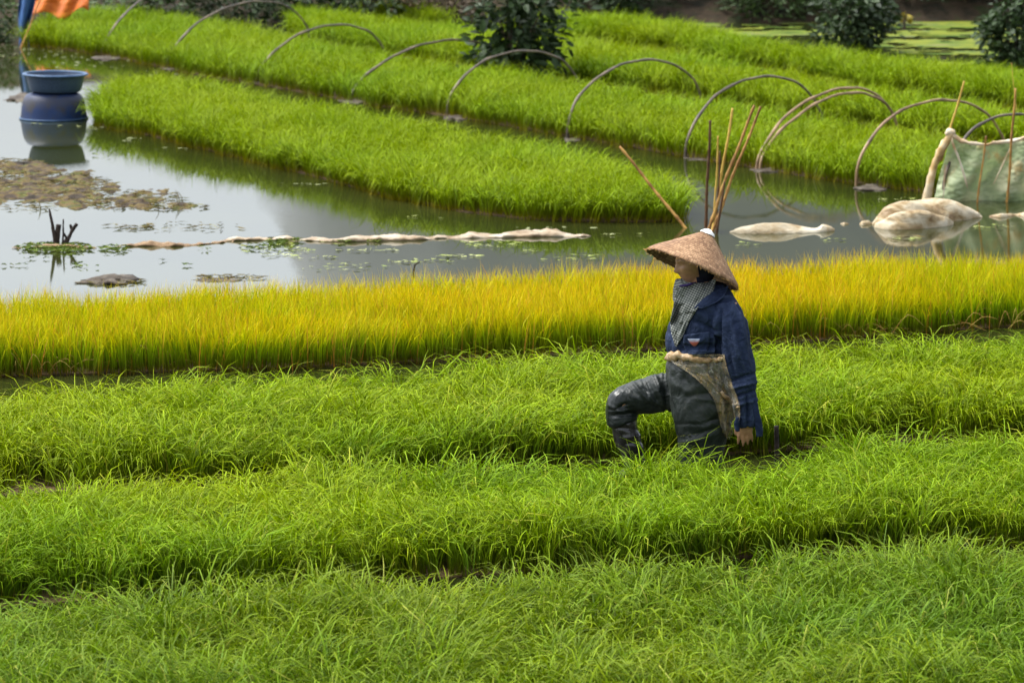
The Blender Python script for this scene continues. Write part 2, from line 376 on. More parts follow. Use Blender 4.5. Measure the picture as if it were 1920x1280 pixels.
bedG = poly_from([(45, 86), (200, 107), (350, 141), (520, 168), (700, 201), (860, 224), (1080, 262), (1290, 298), (1420, 320), (1610, 348), (1740, 364), (2040, 372)],
                 [(75, 24), (160, 10), (230, 12), (330, 22), (480, 42), (560, 62), (700, 87), (800, 102), (950, 121), (1080, 142), (1310, 175), (1530, 210), (1680, 231), (1880, 261), (2040, 287)], 0.27)
def shift(pts, dy): return [(x, y + dy) for x, y in pts]
hf = [(540, 60), (700, 87), (800, 102), (950, 121), (1080, 142), (1310, 175), (1530, 210), (1680, 231), (1880, 261), (2040, 287)]
hb = [(545, 10), (700, 22), (880, 44), (1060, 62), (1240, 84), (1400, 113), (1560, 143), (1700, 166), (1920, 196), (2040, 212)]
ib = [(640, -4), (800, 12), (900, 19), (1060, 17), (1240, 33), (1400, 62), (1540, 88), (1760, 111), (1920, 128), (2040, 140)]
bedH = poly_from([(x, y + 15) for x, y in hf], hb, 0.27)
bedI = poly_from([(x, y + 15) for x, y in hb[1:]], ib, 0.27)
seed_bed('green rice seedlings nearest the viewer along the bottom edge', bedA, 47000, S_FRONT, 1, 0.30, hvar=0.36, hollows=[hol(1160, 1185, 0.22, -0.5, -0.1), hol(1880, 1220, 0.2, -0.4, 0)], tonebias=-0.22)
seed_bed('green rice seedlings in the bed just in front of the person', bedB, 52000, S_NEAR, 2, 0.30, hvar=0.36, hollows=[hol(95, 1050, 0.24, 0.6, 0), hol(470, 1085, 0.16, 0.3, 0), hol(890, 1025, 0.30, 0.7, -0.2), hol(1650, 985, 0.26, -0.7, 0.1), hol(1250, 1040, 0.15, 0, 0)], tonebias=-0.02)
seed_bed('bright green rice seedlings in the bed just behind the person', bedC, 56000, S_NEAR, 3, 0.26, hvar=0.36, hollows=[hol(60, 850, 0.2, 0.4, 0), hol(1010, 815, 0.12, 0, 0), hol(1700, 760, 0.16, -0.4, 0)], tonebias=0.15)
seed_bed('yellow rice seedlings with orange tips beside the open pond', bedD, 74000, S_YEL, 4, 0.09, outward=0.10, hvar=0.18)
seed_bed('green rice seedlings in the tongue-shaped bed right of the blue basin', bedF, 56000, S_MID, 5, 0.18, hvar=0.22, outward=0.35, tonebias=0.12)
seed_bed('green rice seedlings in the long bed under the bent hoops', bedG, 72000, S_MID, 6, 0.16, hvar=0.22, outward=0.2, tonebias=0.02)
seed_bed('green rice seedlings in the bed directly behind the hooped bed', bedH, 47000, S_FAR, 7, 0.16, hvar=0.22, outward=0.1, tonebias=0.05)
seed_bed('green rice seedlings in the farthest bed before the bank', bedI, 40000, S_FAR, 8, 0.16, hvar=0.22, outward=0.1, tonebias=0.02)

# loose bent stems along the foot of the yellow bed
dry_m = noisy('dry stem', [(0.3, (0.22, 0.10, 0.02)), (0.7, (0.32, 0.26, 0.05))], 20, 0.7)
V, F = [], []
for i in range(150):
    u = random.random(); x = -120 + 2160 * u; yb = 712 - 100 * u + random.uniform(-10, 2)
    a = onz(x, yb, 0.01); ph = random.uniform(0, 6.28); ln = random.uniform(0.12, 0.3)
    m1 = a + Vector((math.cos(ph) * ln * .5, -abs(math.sin(ph)) * ln * .2, random.uniform(0.04, 0.16))); b = a + Vector((math.cos(ph) * ln, -abs(math.sin(ph)) * ln * .35, random.uniform(0.0, 0.08)))
    v, f = tube([a, m1, b], [0.0022, 0.002, 0.001], 4, 3); n0 = len(V); V += list(v); F += [tuple(q + n0 for q in k) for k in f]
tag(meshobj('fallen_stems', V, F, dry_m), 'dry orange stems fallen along the foot of the yellow seedlings', 'dry stems', kind='stuff')

# ------------------------------------------------------------------ bent hoops over the long bed
hoop_m, t = newmat('weathered bamboo'); v = coords(t, (1, 1, 1))
c = ramp(t, tnoise(t, v, 6, 5), [(0.3, (0.030, 0.024, 0.018)), (0.5, (0.095, 0.070, 0.048)), (0.7, (0.20, 0.145, 0.09))])
finish(t, c, 0.5, tnoise(t, v, 60, 3), 0.3, 0.003)
hoop_tan, t = newmat('tan bamboo'); v = coords(t, (1, 1, 1))
c = ramp(t, tnoise(t, v, 6, 5), [(0.3, (0.08, 0.045, 0.022)), (0.5, (0.22, 0.135, 0.065)), (0.7, (0.34, 0.23, 0.12))])
finish(t, c, 0.5, tnoise(t, v, 60, 3), 0.3, 0.003)
hoops = [((188, 102), (375, -48), (440, -8), 0, 'leftmost bent hoop, half above the frame, near the orange tarp'),
         ((312, 128), (470, -1), (570, 46), 0, 'second bent hoop from the left over the seedlings'),
         ((480, 156), (622, 42), (716, 83), 0, 'third bent hoop from the left, clear of the dark shrub'),
         ((655, 190), (832, 71), (942, 106), 0, 'fourth bent hoop, its right end crossing the dark shrub'),
         ((838, 217), (968, 91), (1078, 135), 0, 'bent hoop standing right in front of the dark shrub'),
         ((1062, 258), (1198, 108), (1308, 165), 0, 'bent hoop just right of the dark shrub'),
         ((1285, 296), (1425, 138), (1534, 204), 0, 'grey bent hoop behind the bundle of upright stakes'),
         ((1418, 318), (1575, 160), (1672, 214), 1, 'taller tan hoop of the crossing pair'),
         ((1421, 319), (1603, 169), (1676, 218), 1, 'lower tan hoop of the crossing pair'),
         ((1605, 348), (1752, 182), (1876, 250), 1, 'tan bent hoop left of the net fence'),
         ((1768, 376), (1890, 208), (1998, 282), 0, 'bent hoop rising behind the net fence at the right edge')]
for fb, ap, bk, tan, lab in hoops:
    a = onz(*fb, 0.0); bvis = onz(*bk, 0.27); b = Vector((a.x + (bvis.x - a.x) / 0.955, a.y + (bvis.y - a.y) / 0.955, 0))
    # apex: where along the base the apex pixel column falls, then its height there
    best = None
    for i in range(1, 100):
        q = a.lerp(b, i / 100); P = proj([(q.x, q.y, 0.6)])[0]
        if best is None or abs(P[0] - ap[0]) < best[0]: best = (abs(P[0] - ap[0]), i / 100)
    u = min(max(best[1], 0.42), 0.6); q = a.lerp(b, u); h = ony(ap[0], ap[1], q.y).z
    path = []; rad = []
    for i in range(29):
        th = math.pi * i / 28; w = (1 - math.cos(th)) / 2; w = w ** (math.log(u) / math.log(0.5))
        z = h * math.sin(th) ** 0.85
        P = a.lerp(b, w); path.append((P.x + 0.005 * math.sin(i * 0.9 + fb[0]) + 0.002 * math.sin(i * 3.1), P.y + 0.010 * math.sin(i * 0.5 + fb[0]), z - 0.03 + 0.003 * math.sin(i * 1.7 + fb[1]))); rad.append((0.0112 if i % 5 else 0.0138) * (1.15 - 0.3 * i / 28))
    path[0] = (path[0][0], path[0][1], -0.15)
    o = meshobj('bent_hoop', *tube(path, rad, 10, 2), hoop_tan if tan else hoop_m); recentre(o)
    tag(o, lab, 'hoop', 'bent hoops over the long seedbed')

# ------------------------------------------------------------------ mud lumps and the muddy flat
def lump(px, py, rx, ry, h, seed, label, m=None):
    h *= 0.62; c = onz(px, py, 0); bm = bmesh.new(); bmesh.ops.create_icosphere(bm, subdivisions=3, radius=1.0)
    for v in bm.verts:
        q = v.co * 2.2 + Vector((seed, seed * 2, 0)); r = 1 + 0.55 * (noise.fractal(q, 1.0, 2.0, 4))
        v.co = Vector((c.x + v.co.x * rx * r, c.y + v.co.y * ry * r, v.co.z * h * r - 0.01))
    me = bpy.data.meshes.new('mud_mound'); bm.to_mesh(me); bm.free(); me.materials.append(m or mud_m)
    me.polygons.foreach_set('use_smooth', [True] * len(me.polygons))
    o = recentre(link(bpy.data.objects.new('mud_mound', me))); return tag(o, label, 'mud', kind='structure')
for a in [(208, 527, 0.20, 0.20, 0.07, 1, 'dark mud lump poking out just behind the yellow seedlings'),
          (405, 525, 0.19, 0.12, 0.03, 2, 'flat weedy mud lump behind the yellow seedlings'),
          (795, 370, 0.07, 0.10, 0.03, 3, 'small mud lump at the foot of the tongue-shaped bed'),
          (480, 156, 0.10, 0.18, 0.04, 4, 'mud mound at the foot of the third hoop'),
          (668, 190, 0.17, 0.25, 0.05, 5, 'grey mud mound at the foot of the fourth hoop'),
          (855, 222, 0.12, 0.2, 0.05, 6, 'mud mound at the foot of the hoop before the shrub'),
          (1075, 262, 0.08, 0.2, 0.04, 61, 'mud mound at the foot of the hoop right of the shrub'),
          (1330, 298, 0.20, 0.18, 0.035, 7, 'long mud ledge behind the upright stakes'),
          (1440, 320, 0.16, 0.15, 0.04, 8, 'mud mound at the foot of the crossing hoops'),
          (1630, 353, 0.14, 0.22, 0.05, 9, 'grey mud mound at the foot of the hoop by the net'),
          (40, 184, 0.16, 0.5, 0.05, 10, 'mud lump behind the blue tub'),
          (205, 110, 0.22, 0.3, 0.04, 12, 'mud mound at the foot of the leftmost hoop'),
          (330, 130, 0.16, 0.3, 0.04, 13, 'mud mound at the foot of the second hoop')]:
    lump(*a)

flat_m, t = newmat('weedy mud flat'); v = coords(t, (1, 1, 1))
c = ramp(t, tnoise(t, v, 7, 6), [(0.32, (0.012, 0.009, 0.005)), (0.46, (0.045, 0.031, 0.019)), (0.54, (0.10, 0.068, 0.020)), (0.60, (0.06, 0.066, 0.012)), (0.70, (0.05, 0.038, 0.025))])
finish(t, c, 0.8, tnoise(t, v, 30, 6), 0.9, 0.02, 0.15)
a0 = onz(-160, 405, 0); a1 = onz(400, 285, 0)
gx, gy = np.meshgrid(np.linspace(a0.x, a1.x + 0.5, 170), np.linspace(a0.y, a1.y, 150))
pp = proj(np.stack([gx.ravel(), gy.ravel(), gx.ravel() * 0], 1)); pxx = pp[:, 0].reshape(gx.shape); pyy = pp[:, 1].reshape(gx.shape)
def blob(cx, cy, rx, ry): return np.exp(-(((pxx - cx) / rx) ** 2 + ((pyy - cy) / ry) ** 2))
mask = blob(-60, 345, 190, 34) + blob(90, 352, 110, 22) + 0.8 * blob(20, 320, 80, 14) + 1.1 * blob(250, 380, 70, 14) + 0.9 * blob(290, 362, 45, 8) + 0.8 * blob(350, 387, 34, 7) + 0.75 * blob(210, 353, 14, 7) + 0.6 * blob(140, 388, 30, 8) + 0.6 * blob(65, 312, 30, 9) + 0.6 * blob(150, 327, 20, 5)
nz = fbm(gx * 5, gy * 3.0, 21, 5); nz2 = fbm(gx * 16, gy * 9, 22, 4)
hgt = 0.11 * (np.clip(mask, 0, 0.80) - 0.66) + 0.11 * (nz - 0.5) + 0.085 * (nz2 - 0.5) + 0.003
hgt = np.where(mask < 0.22, -0.08, np.clip(hgt * 0.6, -0.05, 0.03))
nx = gx.shape[1]; ny = gx.shape[0]
Fq = [(j * nx + i, j * nx + i + 1, (j + 1) * nx + i + 1, (j + 1) * nx + i) for j in range(ny - 1) for i in range(nx - 1)]
tag(meshobj('mud_flat', np.stack([gx.ravel(), gy.ravel(), hgt.ravel()], 1), Fq, flat_m), 'broken weedy mud flat in the pond below the blue tub', 'mud flat', kind='structure')

# ------------------------------------------------------------------ floating weed, leaves and straw
def flecks(name, regions, mat, label, cat, size=(0.02, 0.08), aspect=(0.15, 0.4), lift=0.004, curl=0.006, seed=3, round_=False, along=0.5):
    rg = random.Random(seed); V = []; F = []
    for (cx, cy, rx, ry, n) in regions:
        for i in range(n):
            a = rg.random() * 6.283; r = math.sqrt(rg.random())
            p = onz(cx + rx * r * math.cos(a), cy + ry * r * math.sin(a), lift + rg.random() * 0.004)
            L = rg.uniform(*size); w = L * rg.uniform(*aspect); ph = rg.gauss(0, along)
            ux, uy = math.cos(ph), math.sin(ph); b = len(V); pts = [(-.5, 0), (-.25, .5), (.15, .48), (.5, 0), (.2, -.46), (-.25, -.5)]
            for (s, q) in pts:
                s2 = s * L; q2 = q * w * (1 + 0.3 * rg.random())
                V.append((p.x + ux * s2 - uy * q2, p.y + uy * s2 + ux * q2, p.z + curl * rg.random()))
            F.append(tuple(range(b, b + 6)))
    return tag(meshobj(name, V, F, mat, smooth=False), label, cat, kind='stuff')
weed_m = noisy('pale weed', [(0.3, (0.14, 0.20, 0.03)), (0.5, (0.34, 0.38, 0.10)), (0.7, (0.50, 0.50, 0.30))], 5, 0.55)
weed_g = noisy('green weed', [(0.3, (0.05, 0.09, 0.010)), (0.55, (0.12, 0.17, 0.02)), (0.7, (0.26, 0.25, 0.03))], 9, 0.55)
straw_m = noisy('wet straw', [(0.3, (0.07, 0.05, 0.018)), (0.5, (0.16, 0.12, 0.035)), (0.7, (0.13, 0.15, 0.03))], 7, 0.6)
leaf_m = noisy('floating leaf', [(0.3, (0.09, 0.11, 0.03)), (0.7, (0.24, 0.25, 0.12))], 4, 0.6)
flecks('floating_weed', [(520, 470, 70, 12, 70), (690, 468, 70, 3, 26), (590, 482, 50, 3, 14), (790, 489, 70, 4, 40), (860, 480, 45, 3, 26), (920, 457, 60, 7, 46), (1000, 470, 30, 3, 14), (1060, 485, 60, 3, 14),
       (1100, 478, 30, 2, 8), (1210, 438, 14, 2, 5), (640, 500, 90, 8, 26), (1400, 458, 30, 4, 10), (1560, 450, 30, 4, 8), (1690, 447, 40, 3, 14), (1860, 425, 40, 6, 16), (770, 405, 14, 2, 3), (830, 408, 8, 2, 2), (1150, 440, 20, 2, 5), (1690, 372, 60, 4, 12), (640, 455, 40, 4, 10)],
       weed_m, 'pale weed floating in streaks around the plastic roll', 'pond weed', (0.015, 0.07), (0.05, 0.18), seed=4, along=0.35)
flecks('green_weed', [(105, 464, 72, 9, 330), (215, 466, 30, 7, 50), (160, 497, 40, 4, 8), (35, 497, 30, 3, 5), (60, 484, 30, 2, 5), (535, 452, 35, 6, 60), (500, 462, 60, 7, 60), (700, 452, 14, 3, 20), (640, 452, 18, 3, 16), (380, 466, 14, 3, 5), (305, 487, 4, 2, 3), (352, 497, 6, 2, 4), (190, 292, 20, 3, 4), (90, 480, 60, 5, 10)],
       weed_g, 'green weed clumped around the black stakes and the plastic roll', 'pond weed', (0.02, 0.10), (0.025, 0.07), 0.005, 0.016, seed=5, along=1.0)
flecks('wet_straw', [(60, 345, 150, 24, 650), (230, 374, 120, 18, 260), (20, 310, 70, 14, 160), (330, 388, 60, 6, 60), (330, 425, 140, 8, 50), (255, 427, 40, 4, 30), (60, 388, 60, 8, 40), (1700, 445, 30, 4, 10), (210, 528, 60, 6, 60), (430, 520, 70, 4, 60)],
       straw_m, 'wet straw and rotting stems strewn over the mud flat', 'straw', (0.03, 0.15), (0.012, 0.035), 0.004, 0.012, seed=6, along=1.2)
flecks('floating_leaf_litter', [(60, 98, 90, 14, 60), (180, 120, 90, 14, 34), (280, 135, 60, 8, 14), (20, 70, 30, 10, 16), (110, 235, 60, 6, 6), (180, 240, 20, 3, 10), (240, 262, 30, 3, 8), (330, 280, 40, 3, 6), (560, 345, 50, 3, 8), (1000, 428, 120, 3, 10)],
       leaf_m, 'pale leaves floating by the far left corner and along the beds', 'leaves', (0.02, 0.07), (0.25, 0.7), seed=8)
V, F = [], []
for (x, y, h_) in [(335, 388, .14), (332, 392, .10), (340, 386, .12), (296, 398, .10), (250, 372, .06), (75, 398, .10), (78, 396, .08), (160, 352, .06), (110, 340, .05), (40, 360, .07), (200, 360, .05), (20, 335, .06), (130, 385, .05), (362, 390, .05)]:
    a = onz(x, y, -0.02); v, f = tube([a, a + Vector((random.uniform(-.01, .01), 0, h_ * .5)), a + Vector((random.uniform(-.035, .035), 0, h_))], [.0035, .003, .0012], 5, 3); n0 = len(V); V += list(v); F += [tuple(q + n0 for q in k) for k in f]
tag(meshobj('reed_stubble', V, F, straw_m), 'thin upright reed stubble on the mud flat', 'stubble', kind='stuff')
# algae carpet on the far right pond
alg_m, t = newmat('algae carpet'); v = coords(t, (1, 2.2, 1))
c = ramp(t, tnoise(t, v, 1.3, 6), [(0.34, (0.025, 0.05, 0.010)), (0.45, (0.07, 0.11, 0.014)), (0.53, (0.15, 0.16, 0.02)), (0.60, (0.06, 0.10, 0.025)), (0.7, (0.2, 0.17, 0.08))])
finish(t, c, 0.8, tnoise(t, v, 18, 5), 0.6, 0.01, 0.05)
gx, gy = np.meshgrid(np.linspace(1.6, 9.5, 170), np.linspace(40.5, 50.6, 150))
al = 0.55 * fbm(gx * 0.9, gy * 2.4, 31, 5) + 0.45 * fbm(gx * 4, gy * 6, 35, 3)
keepv = al < 0.555
nx = gx.shape[1]; ny = gx.shape[0]
Fq = [(j * nx + i, j * nx + i + 1, (j + 1) * nx + i + 1, (j + 1) * nx + i) for j in range(ny - 1) for i in range(nx - 1) if keepv[j, i] and keepv[j + 1, i + 1] and keepv[j, i + 1]]
tag(meshobj('algae_carpet', np.stack([gx.ravel(), gy.ravel(), 0.006 + 0.02 * (0.6 - al).ravel()], 1), Fq, alg_m), 'patchy yellow-green algae carpet on the pond at upper right', 'algae', kind='stuff')

# ------------------------------------------------------------------ shrubs, bank bushes
bark_m = noisy('bark', [(0.3, (0.03, 0.022, 0.015)), (0.7, (0.10, 0.075, 0.05))], 15, 0.9, 0.8)
def leaf_mat(name, a, b, rough=0.55):
    m, t = newmat(name); rn = N(t, 'ShaderNodeAttribute', attribute_name='rnd').outputs['Fac']
    c = ramp(t, rn, [(0.0, a), (0.75, b), (1.0, tuple(min(1, x * 1.8) for x in b))])
    p = N(t, 'ShaderNodeBsdfPrincipled', Roughness=rough); p.inputs['Specular IOR Level'].default_value = 0.25
    tr = N(t, 'ShaderNodeBsdfTranslucent'); mx = N(t, 'ShaderNodeMixShader', Fac=0.2); o = N(t, 'ShaderNodeOutputMaterial')
    t.links.new(c, p.inputs['Base Color']); t.links.new(c, tr.inputs[0]); t.links.new(p.outputs[0], mx.inputs[1]); t.links.new(tr.outputs[0], mx.inputs[2]); t.links.new(mx.outputs[0], o.inputs[0])
    return m
lf_dark = leaf_mat('dark glossy leaf', (0.010, 0.020, 0.006), (0.030, 0.055, 0.014))
lf_mid = leaf_mat('mid leaf', (0.018, 0.035, 0.010), (0.05, 0.085, 0.02), 0.5)
lf_brown = leaf_mat('brown leaf', (0.035, 0.025, 0.012), (0.10, 0.07, 0.03), 0.6)
lf_yel = leaf_mat('yellow leaf', (0.10, 0.10, 0.01), (0.26, 0.20, 0.02), 0.5)
def bush(name, label, cat, base, rx, ry, h, nl, lsize, lm, seed, zlow=0.02, group=None, stems=7, topw=0.0):
    rg = random.Random(seed); root = empty(name, base); tag(root, label, cat, group)
    V = []; F = []; tips = []
    for s in range(stems):
        a = 6.283 * s / stems + rg.random(); rr = rg.uniform(0.25, 0.8)
        e = Vector((rx * rr * math.cos(a), ry * rr * math.sin(a), h * rg.uniform(0.55, 0.95))); m = Vector((e.x * .35, e.y * .35, e.z * .5)); tips.append((m, e))
        v, f = tube([(0.02 * math.cos(a), 0.02 * math.sin(a), -0.1), m, e], [0.014, 0.010, 0.004], 6, 4); b = len(V); V += list(v); F += [tuple(i + b for i in q) for q in f]
    o = meshobj('stem', V, F, bark_m, root); o['kind'] = 'stuff'
    V = []; F = []; R = []
    cl = []
    for i in range(max(10, nl // 22)):         # leaf clusters make the outline uneven
        a = rg.random() * 6.283; z = rg.random(); r = math.sqrt(rg.random()) * math.sqrt(max(0.05, 1 - (2 * z - 0.95) ** 2 * (1 - 0.5 * topw))) * rg.uniform(0.8, 1.2) * (1 - topw + topw * 1.5 * z)
        cl.append((Vector((rx * r * math.cos(a), ry * r * math.sin(a), zlow + (h - zlow) * z)), rg.random()))
    for i in range(nl):
        c, cr = rg.choice(cl); q = min(rx, ry, h * .6)
        p = c + Vector((rg.gauss(0, q * 0.20), rg.gauss(0, q * 0.20), rg.gauss(0, q * 0.16))); p.z = max(p.z, zlow)
        ax = Vector((p.x + rg.gauss(0, rx * .5), p.y + rg.gauss(0, ry * .5), rg.gauss(-0.05, h * .25))).normalized()
        up = Vector((rg.gauss(0, .5), rg.gauss(0, .5), 1)).normalized(); sd = ax.cross(up).normalized(); up = sd.cross(ax)
        L = lsize * rg.uniform(0.6, 1.25); w = L * rg.uniform(0.42, 0.6); b = len(V)
        V += [p, p + ax * L * .35 + sd * w * .5 + up * w * .12, p + ax * L * .35 - sd * w * .5 + up * w * .12, p + ax * L * .45, p + ax * L * .72 + sd * w * .36 - up * L * .02, p + ax * L * .72 - sd * w * .36 - up * L * .02, p + ax * L - up * L * .12]
        F += [(b, b + 3, b + 1), (b, b + 2, b + 3), (b + 1, b + 3, b + 4), (b + 3, b + 2, b + 5), (b + 3, b + 6, b + 4), (b + 3, b + 5, b + 6)]
        R += [min(1, max(0, 0.6 * cr + 0.4 * rg.random()))] * 7
    o = meshobj('crown', V, F, lm, root, smooth=False); o['kind'] = 'stuff'
    o.data.attributes.new('rnd', 'FLOAT', 'POINT').data.foreach_set('value', np.array(R, np.float32)); return root
def gz(px, py, z=0.0):
    p = onz(px, py, z); return (p.x, p.y, 0.0)
b = gz(1000, 116, 0.27); bush('leafy_shrub', 'large dark glossy shrub standing between the beds behind the hoops', 'shrub', (onz(965, 116, .27).x, b[1] + 0.3, 0), 0.58, 0.46, 1.15, 1700, 0.125, lf_dark, 1, stems=9, topw=0.55)
b = gz(1600, 84, 0.12); bush('leafy_shrub', 'dark rounded shrub at the edge of the algae pond, middle of three', 'shrub', (b[0], b[1] + 0.2, 0), 0.44, 0.42, 0.80, 1700, 0.10, lf_dark, 2)
b = gz(1895, 118, 0.08); bush('leafy_shrub', 'dark upright shrub cut by the right edge of the frame', 'shrub', (b[0], b[1] + 0.2, 0), 0.34, 0.34, 0.68, 1400, 0.10, lf_dark, 3)
b = gz(1695, 58); bush('young_plant', 'small yellow-leaved plant standing in the algae pond', 'plant', b, 0.09, 0.09, 0.24, 26, 0.08, lf_yel, 4, 0.12, stems=3)
k = 5
for (px, Y, rx, h, lm, nl, ls, lab) in [
        (-30, 47.2, 0.36, 0.60, lf_mid, 700, .07, 'low dark plants left of the blue tarp'),
        (285, 49.7, 0.75, 0.55, lf_mid, 700, .08, 'low green bush on the bank right of the orange tarp'),
        (440, 49.4, 0.70, 0.60, lf_dark, 700, .08, 'dark bush on the bank behind the second hoop'),
        (560, 49.8, 0.60, 0.75, lf_dark, 600, .09, 'dark bush on the bank at the left end of the farther beds'),
        (690, 49.9, 0.60, 0.70, lf_mid, 600, .09, 'broad-leaved green bush on the bank left of the shrub'),
        (810, 49.8, 0.70, 0.75, lf_brown, 600, .08, 'brownish bush on the bank just left of the shrub'),
        (1000, 50.6, 0.8, 0.80, lf_brown, 500, .08, 'brown scrub on the bank right behind the large shrub'),
        (1165, 50.2, 0.62, 0.85, lf_dark, 800, .09, 'dark bush overhanging the bank right of the large shrub'),
        (1330, 50.6, 0.9, 0.7, lf_brown, 600, .07, 'brown dead scrub on the bare part of the bank'),
        (1450, 50.1, 0.65, 0.75, lf_mid, 800, .08, 'green bush hanging down the bank left of the middle shrub'),
        (1720, 50.6, 0.75, 0.8, lf_dark, 700, .08, 'dark bush on the bank right of the middle shrub'),
        (1850, 50.6, 0.75, 0.8, lf_dark, 700, .08, 'dark bush on the bank behind the right-edge shrub'),
        (1570, 50.6, 0.8, 0.8, lf_dark, 700, .08, 'dark bush on the bank behind the middle shrub'),
        (1960, 50.6, 0.7, 0.8, lf_mid, 500, .08, 'bush on the bank beyond the right edge of the frame')]:
    k += 1; p = onz(px, 30, 0); X = (px - 960) / FPX * Y * 1.0
    bush('bank_bush', lab, 'bush', (X, Y, max(0.0, (Y - 50.0) * 0.45)), rx, 0.5, h, int(nl * 2.2), ls, lm, k, 0.02, 'bushes along the far bank')
# small dark tussock on the bank foot
b = gz(1790, 36); bush('sedge_tussock', 'small dark tussock at the foot of the bank before the right-edge shrub', 'plant', b, 0.11, 0.1, 0.3, 120, 0.12, lf_brown, 40, 0.03)

# ------------------------------------------------------------------ tarps at the far left end of the long bed
def cloth_grid(name, fn, nu, nv, mat, thick=0.004, parent=None):
    V = [fn(i / (nu - 1), j / (nv - 1)) for j in range(nv) for i in range(nu)]
    F = [(j * nu + i, j * nu + i + 1, (j + 1) * nu + i + 1, (j + 1) * nu + i) for j in range(nv - 1) for i in range(nu - 1)]
    o = meshobj(name, V, F, mat, parent)
    if thick: s = o.modifiers.new('thick', 'SOLIDIFY'); s.thickness = thick
    return o
tarp_b = noisy('blue tarp', [(0.3, (0.02, 0.05, 0.13)), (0.6, (0.05, 0.11, 0.25)), (0.8, (0.14, 0.20, 0.32))], 6, 0.5, 0.5)
tarp_o = noisy('orange tarp', [(0.3, (0.26, 0.055, 0.004)), (0.7, (0.44, 0.115, 0.008))], 5, 0.6, 0.5)
A = onz(42, 84, 0)
def f(u, v):
    px = 33 + (35 - 4 * v) * u * (1 - 0.35 * v) + 4 * (1 - v); x = (px - 960) / FPX * A.y
    return Vector((x + 0.012 * math.sin(9 * v + 5 * u), A.y + 0.07 * math.sin(u * 9 + 2 * v) + 0.02 * math.sin(14 * v + 9 * u), 0.78 * (1 - v) - 0.02))
tag(recentre(cloth_grid('tarp', f, 26, 30, tarp_b)), 'crumpled blue tarp hanging into the water at the end of the hooped bed', 'tarp')
def f(u, v):
    Y = 47.6 + 0.25 * u; px = 62 + 104 * u; x = (px - 960) / FPX * Y; lo = 0.27 + 0.06 * math.sin(u * 9) * (0.4 + u)
    z = lo + (0.50 - lo) * (1 - v); return Vector((x, Y + 0.25 * (1 - v) + 0.05 * math.sin(u * 16 + 3 * v) + 0.03 * noise.noise(Vector((u * 5, v * 5, 0))), z))
tag(recentre(cloth_grid('tarp', f, 40, 16, tarp_o)), 'orange tarp draped behind the far left end of the long bed', 'tarp')
def stake(name, pts, r, mat, label, cat, group=None, nodes=0.09, taper=0.75):
    P = [Vector(q) for q in pts]; L = sum((P[i + 1] - P[i]).length for i in range(len(P) - 1)); m = max(10, int(L / 0.02)); path = []; rad = []
    for i in range(m + 1):
        s = i / m * (len(P) - 1); j = min(int(s), len(P) - 2); q = P[j].lerp(P[j + 1], s - j); l = i / m * L
        kn = abs(((l / nodes) % 1) - 0.5) < 0.12 if nodes else False
        path.append((q.x + 0.003 * math.sin(l * 11 + r * 900), q.y, q.z)); rad.append(r * (1 - (1 - taper) * i / m) * (1.28 if kn else 1))
    return tag(recentre(meshobj(name, *tube(path, rad, 8), mat)), label, cat, group)
bam = noisy('dry bamboo', [(0.25, (0.06, 0.028, 0.010)), (0.45, (0.24, 0.12, 0.035)), (0.6, (0.40, 0.23, 0.06)), (0.8, (0.16, 0.08, 0.03))], 9, 0.5, 0.4, 0.003)
bam_dk = noisy('dark bamboo', [(0.3, (0.035, 0.018, 0.010)), (0.7, (0.12, 0.06, 0.025))], 9, 0.5, 0.4, 0.003)
bam_yl = noisy('yellow bamboo', [(0.3, (0.30, 0.17, 0.03)), (0.55, (0.48, 0.32, 0.07)), (0.8, (0.22, 0.12, 0.03))], 9, 0.45, 0.4, 0.003)
def stk(x0, y0, x1, y1, Y, dY, r, m, lab, grp=None, mid=None, nodes=0.11):
    a = ony(x0, y0, Y); b_ = ony(x1, y1, Y + dY); dn = (a - b_).normalized(); pts = [a + dn * 0.18]
    if mid: pts.append(ony(mid[0], mid[1], Y + dY * .5))
    pts.append(b_); return stake('bamboo_stake', pts, r, m, lab, 'stake', grp, nodes)
stk(42, 84, 78, -6, 46.1, 0.15, 0.011, bam, 'brown stake leaning beside the blue tarp')
Y0 = onz(1335, 436).y; G1 = 'stakes in the bundle by the pond'
stk(1322, 440, 1332, 226, Y0, 0.0, 0.0125, bam_dk, 'darkest upright stake, leftmost of the bundle', G1)
stk(1338, 432, 1347, 255, Y0 + .1, 0.05, 0.008, bam_yl, 'thin yellow stake, second from the left in the bundle', G1)
stk(1343, 434, 1350, 283, Y0 + .05, 0.05, 0.008, bam_dk, 'short dark stake in the middle of the bundle', G1)
stk(1336, 430, 1374, 203, Y0 + .12, 0.1, 0.0115, bam_yl, 'tall golden stake in the middle of the bundle', G1)
stk(1327, 436, 1415, 198, Y0 - .05, 0.1, 0.0125, bam, 'long brown stake leaning right, second from the right in the bundle', G1, mid=(1363, 330))
stk(1338, 432, 1427, 200, Y0 + .02, 0.12, 0.0115, bam, 'long brown stake leaning farthest right in the bundle', G1, mid=(1372, 335))
stk(1346, 428, 1358, 340, Y0 - .1, 0.0, 0.010, bam_dk, 'short dark stub at the right foot of the bundle', G1)
stk(1284, 427, 1162, 275, onz(1284, 427).y, 0.25, 0.0125, bam, 'lone brown stake slanting left in front of the tongue-shaped bed')
